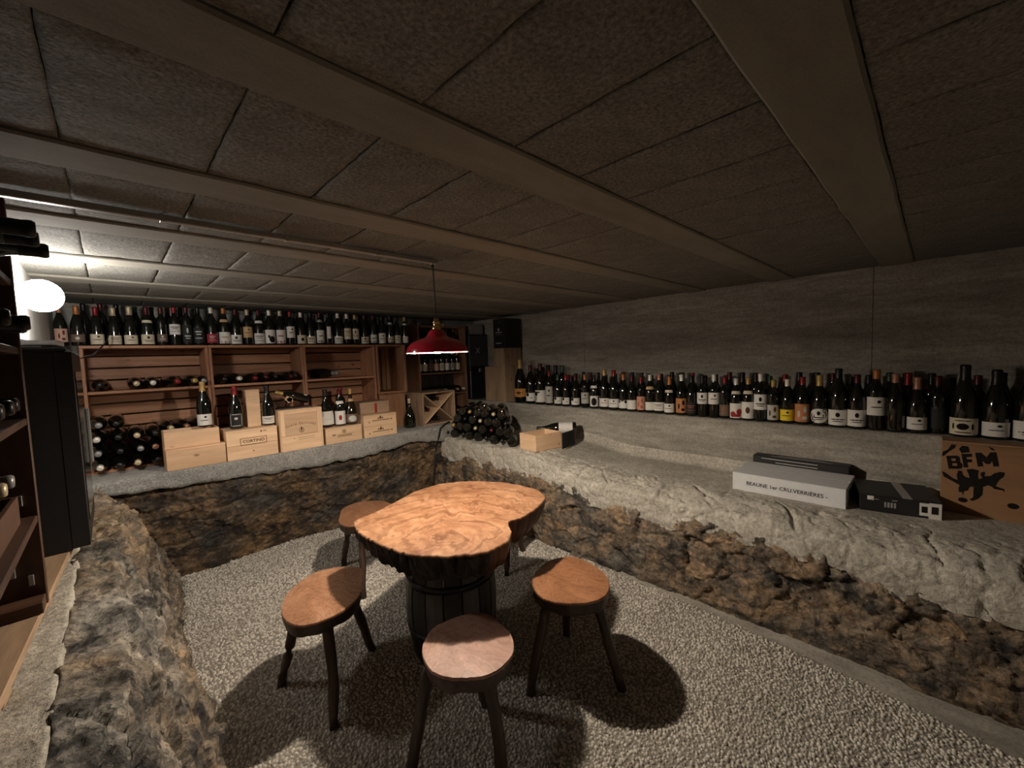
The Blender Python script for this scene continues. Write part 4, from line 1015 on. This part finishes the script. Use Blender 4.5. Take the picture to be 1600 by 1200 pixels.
# dark bottle in a gift cradle with gold tags, lying on the square crate
cr = thing('bottle_cradle', 'black wire cradle holding a tilted bottle with gold tags on the square crate', 'bottle cradle', (1.03, 3.56, 1.108))
obj('wire', MB().tube([(-.09, -.03, .004), (-.11, -.03, .05), (-.08, -.03, .085), (-.04, -.03, .05), (-.05, -.03, .004)], .004, 8), 'black_metal', cr)
obj('wire', MB().tube([(-.09, .03, .004), (-.11, .03, .05), (-.08, .03, .085), (-.04, .03, .05), (-.05, .03, .004)], .004, 8), 'black_metal', cr)
obj('base', B(-.12, .13, -.04, .04, 0, .010, c=.003), 'black_metal', cr)
obj('tag', B(-.095, -.045, -.036, -.034, .030, .066, c=.0008), 'paper_tan', cr, None, (0, .5, 0)); obj('tag', B(-.03, .01, -.036, -.034, .055, .095, c=.0008), 'paper_tan', cr, None, (0, -.3, 0))
bottle('champagne', (1.145, 3.56, 1.168), (0, -R(72), 0), None, 'champagne bottle resting tilted in the black wire cradle', GK, 'gold', L('cream', (.03, .06), 100), .78)

# --- things in the far corner
xc = thing('cross_crate', 'open wooden bottle crate with crossed dividers in the corner', 'crate', (2.215, 3.56, ZS))
w, d, h = .40, .30, .335
for s in (0, 1): obj('side_panel', B(s * (w - .016), s * (w - .016) + .016, 0, d, 0, h, c=.002), 'plank_wood_z', xc)
obj('top_board', B(.016, w - .016, 0, d, h - .016, h, c=.002), 'plank_wood_x', xc); obj('bottom_board', B(.016, w - .016, 0, d, 0, .016, c=.002), 'plank_wood_x', xc)
obj('back_board', B(.016, w - .016, d - .008, d, .016, h - .016), 'brown_wood_x', xc)
L_ = math.hypot(w - .032, h - .032) / 2; an = math.atan2(h - .032, w - .032)
for sgn in (1, -1):
    obj('cross_board', B(-L_ + .012, L_ - .012, -.0, d - .03, -.006, .006, c=.0015), 'crate_wood_x' if sgn > 0 else 'plank_wood_x', xc, (w / 2, .004 + (.003 if sgn < 0 else 0), h / 2), (0, -an * sgn, 0))
for x, z, cp, q in ((2.415, ZS + .062, 'black', 'bottom'), (2.295, ZS + .165, 'dark_red', 'side'), (2.41, ZS + .268, 'black', 'top')):
    bottle('burgundy', (x, 3.83, z), (PI / 2, 0, 0), None, 'dark bottle lying in the %s cell of the crossed crate' % q, 'bottles in the crossed crate', cp, None, .85)
bottle('brandy', (2.10, 3.62, ZS), (0, 0, -2), None, 'dark round flask bottle standing beside the crossed crate', None, 'cream', None, 1.0)
cs = thing('corner_shelf', 'dark wooden shelf unit with small bottles in the far corner', 'shelf', (2.42, 3.93, ZS))
for x in (0, .64): obj('post', B(x, x + .022, 0, .25, 0, 1.06, c=.002), 'brown_wood_z', cs)
for z in (.02, .27, .515, .80, 1.04): obj('shelf', B(.022, .64, 0, .25, z - .016, z, c=.002), 'brown_wood_x', cs)
obj('back_board', B(.0, .66, .25, .258, 0, 1.06), 'charred_z', cs)
small = [('white', 'black'), ('grey', 'black'), ('brown', 'dark_red'), ('pink', 'dark_red'), ('cream', 'black'), ('white', 'green'), ('grey', 'white'), ('cream', 'gold')]
for i, (lc, cp) in enumerate(small):
    bottle('bordeaux', (2.47 + i * .076, 4.01, ZS + .515), (0, 0, -PI / 2 - .5), None, 'small bottle with %s label and %s capsule on the corner shelf' % (lc, cp.replace('_', ' ')), 'small bottles on the corner shelf', cp, L(lc, (.03, .13), 150), .80, None if i % 2 else 'crest')
for j, z in enumerate((.022, .272)):
    for i in range(7):
        bottle('burgundy', (2.485 + i * .085, 4.165, ZS + z + .040), (PI / 2, 0, 0), None, 'bottle with %s capsule lying on the corner unit %s shelf' % (('white', 'black', 'gold')[i % 3], ('bottom', 'second')[j]), 'bottles lying in the corner shelf', ('white', 'black', 'gold')[i % 3], None, .95)
for i in range(6):
    bottle('bordeaux', (2.49 + i * .095, 4.02, ZS + .80), (0, 0, -2), None, 'dark bottle with %s capsule on the upper corner shelf' % ('black', 'dark red')[i % 2], 'dark bottles on the upper corner shelf', ('black', 'dark_red')[i % 2], None, .74)
flat('charcoal', (.06, .057, .052), .6)
cbx = thing('storage_box', 'charcoal storage box marked with a pale cross in the corner', 'box', (3.13, 3.93, 1.36))
obj('body', B(0, .29, 0, .24, 0, .37, c=.006), 'charcoal', cbx); obj('lid', B(-.004, .294, -.004, .244, .37, .385, c=.004), 'black_card', cbx)
for s in (1, -1): obj('cross_mark', B(-.042, .042, -.003, .001, -.004, .004), 'ink_light', cbx, (.13, 0, .19), (0, R(48) * s, 0))
sb2 = thing('storage_chest', 'black chest under the cross-marked storage box', 'chest', (3.125, 3.92, ZL))
obj('body', B(0, .30, 0, .26, 0, .36, c=.008), 'black_plastic', sb2); obj('lid', B(-.003, .303, -.004, .264, .36, .404, c=.008), 'black_plastic', sb2)
obj('latch', B(.13, .17, -.010, 0, .33, .375, c=.003), 'grey_metal', sb2)
sb3 = thing('grey_carton', 'grey carton on top of the cross-marked storage box', 'box', (3.16, 3.96, 1.746))
obj('body', B(0, .22, 0, .18, 0, .12, c=.003), 'grey_tape', sb3); obj('flap', B(0, .22, -.002, .09, .12, .124, c=.001), 'grey_tape', sb3)
GT = 'plain wooden boxes at the end of the bottle ledge'
def wbox(label, y0, y1, z0, z1, x0=3.135, x1=3.40, mat='plank_wood_', name='wooden_box'):
    t = thing(name, label, 'box', (x0, y0, z0), 0, GT); w, d, h = x1 - x0, y1 - y0, z1 - z0
    obj('front_panel', B(0, .009, 0, d, 0, h, c=.0015), mat + 'z', t); obj('back_panel', B(w - .009, w, 0, d, 0, h), mat + 'z', t)
    obj('side_panel', B(.009, w - .009, 0, .009, 0, h, c=.0015), mat + 'z', t); obj('side_panel', B(.009, w - .009, d - .009, d, 0, h, c=.0015), mat + 'z', t)
    obj('top_panel', B(.009, w - .009, .009, d - .009, h - .009, h), mat + 'x', t)
    return t
wbox('tall plain wooden box beneath the small wooden box on the ledge', 3.325, 3.505, ZL, 1.362)
wbox('small plain wooden box between tall box and black carton', 3.325, 3.505, 1.363, 1.556)
wbox('plain wooden box standing apart from the black carton stack', 3.512, 3.68, ZL, 1.352, 3.15)
bk = thing('black_carton', 'black carton with pale crest print on top of the wooden boxes', 'box', (3.14, 3.315, 1.557))
obj('body', B(0, .25, 0, .185, 0, .325, c=.003), 'black_card', bk); obj('flap', B(.002, .248, .002, .092, .325, .328, c=.001), 'black_card', bk)
bars(bk, [(.095, .205, .022, .03), (.095, .175, .095, .007), (.06, .152, .010, .006), (.095, .152, .010, .006), (.13, .152, .010, .006), (.10, .055, .085, .008), (.075, .285, .008, .006)], 'ink_light', 'x')

# --- heap of bottles on the bench
GH = 'dark bottles heaped lying on the bench'
hz = .672
k = 0
HA = R(41); hx, hy = math.cos(HA), math.sin(HA)
for back in (0, 1):
    for j in range(4):
        n = (9, 8, 7, 6)[j] - back
        for i in range(n):
            y = 3.42 - (i + j * .5) * .1105 - (.0 if not back else .02); x = 2.405 + (3.42 - y) * .045 + j * .018 + rnd.uniform(-.008, .008)
            z = hz + .0425 + j * .0735
            if back: x += .235; y += .205
            if y > 3.62 or (back and x + .3 * hx > 3.10): continue
            kind = 'burgundy' if (i + j) % 3 else 'champagne'
            cp = ('black', 'gold', 'black', 'black', 'cream', 'black', 'dark_red', 'black')[k % 8]; k += 1
            out = (i * 3 + j) % 5 < 2
            row = ('bottom', 'second', 'third', 'top')[j]; nm = cp.replace('_', ' ')
            sc = .93 if kind == 'champagne' else 1.0
            if out: loc = (x + .30 * hx, y + .30 * hy, z); rot = (0, -PI / 2, HA + rnd.uniform(-.02, .02))
            else: loc = (x + .01, y + .01, z); rot = (0, PI / 2, HA + rnd.uniform(-.02, .02))
            desc = ('bottle lying neck first with %s capsule in the %s layer of the bench heap' if out else 'bottle lying base first with %s capsule in the %s layer of the bench heap') % (nm, row)
            if back: desc = desc.replace('of the bench heap', 'at the heap rear')
            bottle(kind, loc, rot, None, desc, GH, cp, None, sc)
cH = crate('small open pale crate standing on the bench beside the bottle heap', 0, .285, 0, .215, 0, .135, False, 1, group=None)
cH.location = (2.452, 2.262, .668); cH.rotation_euler = (0, 0, R(-8))
bars(cH, [(.255, .03, .006, .018)], 'ink_brown')
bottle('champagne', (2.965, 2.235, .803), Vector((-.62, .78, -.02)).to_track_quat('Z', 'Y').to_euler(), None, 'large bottle with broad white label lying across behind the pale crate', None, 'black', L('white', (.03, .14), 330), 1.12)
bottle('champagne', (3.06, 2.545, .705), (0, -PI / 2, 0), None, 'large black magnum lying between bottle heap and white-labelled bottle', None, 'black', None, .98)
tr = thing('bottle_tray', 'curved white and black cardboard tray behind the pale crate', 'tray', (2.79, 2.27, .672), R(8))
mb = MB(); n = 12
for k_, (r0, mt) in enumerate(((.085, 'white_card'), (.088, 'black_card'))):
    m2 = MB(); pts = [(-.16, -.10), (.05, -.10), (.12, -.07), (.15, .0), (.15, .07)]
    vs_ = []
    for (px, py) in pts: vs_ += [(px + .003 * k_, py - .003 * k_, 0), (px * .98 + .003 * k_, py - .003 * k_, .135)]
    m2.add(vs_ + [(x + .002 * (1 if k_ else -1), y, z) for x, y, z in vs_], [(2 * i, 2 * i + 2, 2 * i + 3, 2 * i + 1) for i in range(4)] + [(10 + 2 * i, 11 + 2 * i, 13 + 2 * i, 12 + 2 * i) for i in range(4)])
    obj(('liner', 'outer_sleeve')[k_], m2, mt, tr, (0, 0, 0))

# --- cartons on the bench
wx = thing('white_carton', 'long white carton with black lettering lying on the concrete bench', 'box', (2.69, .305, .598))
obj('body', B(0, .325, 0, .545, 0, .104, c=.0015), 'white_card', wx)
obj('lid_flap', B(.0, .158, 0, .545, .1045, .107, c=.0008), 'white_card', wx); obj('lid_flap', B(.166, .325, 0, .545, .1045, .107, c=.0008), 'white_card', wx)
obj('tape_seam', B(.155, .169, .01, .535, .1038, .1062), 'grey_tape', wx)
lettering('BEAUNE 1er CRU.VERRIÈRES -', .0300, wx, (-.001, .272, .050), FACE_X, 'ink', offset=.0002)
obj('hand_hole', B(.10, .17, -.0012, .0012, .05, .075), 'ink', wx)
b2 = thing('black_case', 'flat black case with light stripes behind the white carton', 'case', (3.022, .33, .600))
obj('body', B(0, .088, 0, .50, 0, .150, c=.004), 'black_card', b2)
bars(b2, [(.30, .135, .30, .004)], 'ink_light', 'x'); bars(b2, [(.26, .115, .22, .004)], 'ink_light', 'x')
obj('stripe', B(.02, .026, .08, .40, .149, .1512), 'grey_tape', b2); obj('stripe', B(.045, .050, .12, .36, .149, .1512), 'grey_tape', b2)
b3 = thing('black_carton', 'black carton with grey tape and torn white labels on the bench', 'box', (2.735, .255, .598), R(-90 + 12))
obj('body', B(0, .305, 0, .30, 0, .088, c=.002), 'black_card', b3)
obj('tape', B(.165, .20, -.001, .301, .0872, .0895), 'grey_tape', b3)
obj('shipping_label', B(.225, .262, -.0015, .001, .014, .076), 'paper_white', b3); obj('shipping_label', B(.258, .302, -.0022, .001, .002, .080), 'paper_white', b3)
for q_ in ((.279, .045, .024, .036), (.242, .045, .020, .03)): bars(b3, [q_], 'ink', off=-.003)
for q_ in [(.10 + i * .012, .045, .008, .026) for i in range(4)] + [(.06, .068, .03, .003), (.135, .070, .02, .004)]: bars(b3, [q_], 'grey_tape', off=-.0016)
obj('corner_label', B(.03, .055, -.0015, .001, .062, .082), 'paper_white', b3)
# plywood box with printed emblem
pb = thing('plywood_box', 'plywood box printed with black BFM letters and lizard emblem below the ledge', 'box', (2.97, 0, .598))
PY0, PY1 = -.80, -.036
obj('front_panel', B(0, .012, PY0, PY1, .0, .352, c=.002), 'ply_wood', pb)
obj('back_panel', B(.118, .13, PY0, PY1, 0, .352, c=.002), 'ply_wood', pb)
obj('side_panel', B(.012, .118, PY1 - .012, PY1, 0, .352, c=.002), 'ply_wood', pb); obj('side_panel', B(.012, .118, PY0, PY0 + .012, 0, .352, c=.002), 'ply_wood', pb)
obj('lid', B(-.002, .132, PY0, PY1, .3525, .362, c=.002), 'ply_wood', pb)
LIZ = [(-.039, .803), (-.052, .797), (-.076, .775), (-.093, .767), (-.09, .793), (-.095, .816), (-.107, .815), (-.11, .797), (-.12, .787), (-.133, .786), (-.127, .811), (-.121, .825), (-.141, .832), (-.162, .828), (-.159, .802), (-.162, .784), (-.174, .793), (-.166, .81), (-.173, .823), (-.182, .824), (-.18, .802), (-.201, .808), (-.21, .822), (-.228, .832), (-.243, .832), (-.24, .811), (-.229, .797), (-.223, .785), (-.216, .762), (-.235, .755), (-.243, .753), (-.245, .739), (-.238, .745), (-.212, .747), (-.205, .756), (-.193, .761), (-.177, .75), (-.176, .71), (-.164, .689), (-.145, .673), (-.134, .678), (-.147, .692), (-.147, .744), (-.134, .741), (-.129, .722), (-.115, .715), (-.114, .696), (-.109, .71), (-.099, .708), (-.097, .73), (-.102, .742), (-.079, .757), (-.045, .777)]
HAT = [[(-.095, .925), (-.104, .941), (-.124, .94), (-.13, .913), (-.103, .904), (-.097, .918)], [(-.037, .883), (-.039, .902), (-.057, .916), (-.069, .944), (-.084, .942), (-.08, .927), (-.062, .909), (-.042, .88)], [(-.188, .948), (-.205, .94), (-.207, .931), (-.198, .934)]]
def flat_print(polys, name='print'):
    bm = bmesh.new()
    for q_, poly in enumerate(polys):
        f = bm.faces.new([bm.verts.new((-.0012 - .0004 * q_, y, z - .598)) for y, z in poly])
    bm.normal_update(); bmesh.ops.triangulate(bm, faces=bm.faces[:], ngon_method='EAR_CLIP')
    me = bpy.data.meshes.new(name); bm.to_mesh(me); bm.free(); return me
obj('emblem', flat_print([LIZ] + HAT), 'ink', pb)
for (y, z, b_) in ((-.113, .671, .016), (-.272, .677, .018)):
    obj('hand_hole', flat_print([[(y + 1.0 * b_ * math.cos(t), z + b_ * .75 * math.sin(t)) for t in (2 * PI * k / 18 for k in range(18))]]), 'ink', pb)
STROKES = {
 'B': [[(0, 0), (.32, 0), (.32, 1), (0, 1)], [(.30, .78), (.80, .78), (.92, .90), (.80, 1), (.30, 1)], [(.30, .42), (.85, .42), (.95, .52), (.85, .60), (.30, .60)], [(.30, 0), (.88, 0), (1.0, .12), (.90, .22), (.30, .22)],
       [(.64, .55), (.86, .52), (.95, .70), (.92, .92), (.64, .85)], [(.68, .12), (.98, .08), (1.04, .28), (.98, .46), (.68, .48)]],
 'F': [[(0, 0), (.42, 0), (.42, 1), (0, 1)], [(.40, .76), (1.0, .78), (1.0, 1), (.40, 1)], [(.40, .38), (.88, .38), (.88, .60), (.40, .60)]],
 'M': [[(0, 0), (.26, 0), (.26, .95), (0, 1)], [(.74, 0), (1, 0), (1, 1), (.74, .95)], [(0, 1), (.28, 1), (.52, .62), (.52, .18), (.42, .18), (.2, .5)], [(1, 1), (.72, 1), (.48, .62), (.48, .18), (.58, .18), (.8, .5)]],
}
for ch, y0, z0, wl, hl in (('B', -.062, .819, .046, .064), ('F', -.113, .834, .034, .066), ('M', -.158, .846, .066, .066)):
    polys = [[(y0 - wl * u + .16 * hl * (v - .0) , z0 + hl * v + .18 * wl * u) for u, v in poly] for poly in STROKES[ch]]
    me = flat_print(polys, 'lettering'); obj('lettering', me, 'ink', pb)

# ------------------------------------------------------------------ left: fridge, rack, pallet
fr = thing('wine_fridge', 'black wine fridge standing on the rock ledge beside the rack', 'fridge', (-.60, 2.085, .832))
obj('cabinet', B(0, .4675, 0, .56, 0, .69, c=.0008), 'fridge_black', fr)
dr = obj('door', B(.468, .512, -.001, .562, .004, .689, c=.0008), 'fridge_black', fr)
obj('glass_pane', B(.5115, .5145, .06, .50, .08, .62), 'fridge_glass', dr)
obj('handle', B(.512, .526, .50, .53, .22, .46, c=.004), 'grey_metal', dr)
obj('top_cover', B(-.002, .500, -.004, .562, .69, .706, c=.006), 'fridge_black', fr)
for yy in (.04, .52):
    for xx in (.05, .43): obj('foot', MB().lathe([(0, -.010), (.016, -.010), (.016, .003), (0, .003)], 10, False, center=(xx, yy, 0)), 'black_plastic', fr)
GP = 'papers lying on the fridge'
for i, (x, y, z, rz, w, d, nm, mt, lb) in enumerate(((-.26, 2.20, 1.5395, .3, .15, .21, 'paper_sheet', 'paper_sheet', 'loose white sheet of paper on the fridge top'),
                              (-.24, 2.45, 1.5395, -.15, .20, .14, 'notebook', 'black_card', 'black notebook lying on the fridge top below a white one'),
                              (-.23, 2.46, 1.558, -.10, .20, .13, 'notebook', 'paper_sheet', 'white booklet lying on the black notebook on the fridge'))):
    t = thing(nm, lb, 'paper' if i == 0 else 'book', (x, y, z), rz, GP)
    hh = .003 if i == 0 else .017
    obj('page', B(-w / 2, w / 2, -d / 2, d / 2, 0, hh, c=.001), mt, t)
    if i: obj('cover', B(-w / 2 - .003, w / 2 + .003, -d / 2 - .003, d / 2 + .003, hh, hh + .002), mt, t)
bi = thing('ring_binder', 'black ring binder leaning over the booklets on the fridge', 'binder', (-.235, 2.56, 1.585), -.2, GP)
obj('cover', B(-.10, .10, -.05, .05, 0, .004, c=.001), 'black_card', bi, None, (0, .22, 0)); obj('cover', B(-.10, .10, -.05, .05, -.022, -.018, c=.001), 'black_card', bi)
obj('page', B(-.098, .095, -.045, .045, -.017, -.002), 'paper_sheet', bi)
pc = thing('power_cable', 'thin black cable hanging from the rack top to the fridge', 'cable', (0, 0, 0))
obj('wire', MB().tube([(.02, 3.72, 1.70), (.0, 3.66, 1.63), (-.03, 3.4, 1.58), (-.05, 3.0, 1.535), (-.07, 2.70, 1.52), (-.11, 2.655, 1.50), (-.11, 2.65, 1.2)], .004, 8), 'cord_black', pc)
pc2 = thing('floor_cable', 'black cable running down the rock from the slab corner', 'cable', (0, 0, 0))
cpts = [(2.50, 3.52, .80), (2.40, 3.45, .80), (2.31, 3.405, .775), (2.27, 3.385, .70), (2.235, 3.38, .60), (2.225, 3.39, .48), (2.215, 3.42, .30), (2.20, 3.42, .1), (2.19, 3.40, .01)]
obj('wire', MB().tube(cpts, .009, 8), 'cord_black', pc2)

pl = thing('pallet', 'long wooden duckboard lying on the concrete strip under the rack', 'pallet', (-.018, 1.5, .797), R(-3.4))
for x0, x1 in ((-.245, -.158), (-.38, -.295), (-.53, -.44)): obj('board', B(x0, x1, -1.2, .72, .012, .032, c=.002), 'plank_wood_y', pl)
for y in (-1.15, -.70, -.25, .20, .62): obj('cross_board', B(-.58, -.160, y, y + .06, -.002, .012, c=.002), 'plank_wood_x', pl)
rk = thing('bottle_rack', 'tall dark brown wooden bottle rack beside the fridge', 'rack', (0, 0, .8295))
obj('end_panel', B(-.56, -.160, 1.662, 1.682, 0, 1.070, c=.002), 'dark_rack_z', rk)
obj('back_panel', B(-.575, -.56, .30, 1.682, 0, 1.070), 'dark_rack_z', rk)
obj('end_panel', B(-.56, -.160, .30, .32, 0, 1.070, c=.002), 'dark_rack_z', rk)
SHZ = [.245, .505, .69, .865]
for z in SHZ: obj('shelf', B(-.56, -.163, .32, 1.662, z - .018, z, c=.002), 'dark_rack_y', rk)
obj('bottom_board', B(-.56, -.163, 1.60, 1.662, .0, .03, c=.002), 'dark_rack_x', rk)
for x, z in ((-.185, .075), (-.215, .105), (-.19, .215), (-.19, .290)): obj('bracket', B(x - .005, x + .005, 1.655, 1.663, z - .014, z + .014, c=.001), 'grey_metal', rk)
GR = 'bottles lying in the tall bottle rack'
for z, ylist, nm, xo in ((.505, (1.55, 1.42, 1.30), 'middle', -.02), (.69, (1.50, 1.38, 1.27), 'fourth', .02), (.865, (1.46, 1.35, 1.25), 'top', .06)):
    for i, y in enumerate(ylist):
        bottle('burgundy', (-.44 + xo + rnd.uniform(-.01, .01), y, .8295 + z + .0425), (0, PI / 2, rnd.uniform(-.05, .05)), None, 'dark bottle lying with its neck out on the %s shelf of the tall rack' % nm, GR, 'black', None, 1.0)
ty = crate('grey-brown wooden tray holding bottles on the tall rack shelf', 0, .20, 0, .30, 0, .07, False, 1, 'bottle_tray', None, 'dark_rack_', cat='tray')
ty.location = (-.385, 1.30, .8295 + .2455)
for y, cp in ((1.35, 'grey'), (1.45, 'cream'), (1.55, 'grey')):
    bottle('burgundy', (-.475, y, .8295 + .245 + .118), (0, PI / 2, 0), None, 'bottle with %s capsule lying across the wooden tray in the rack' % cp, GR, cp, None, .98)
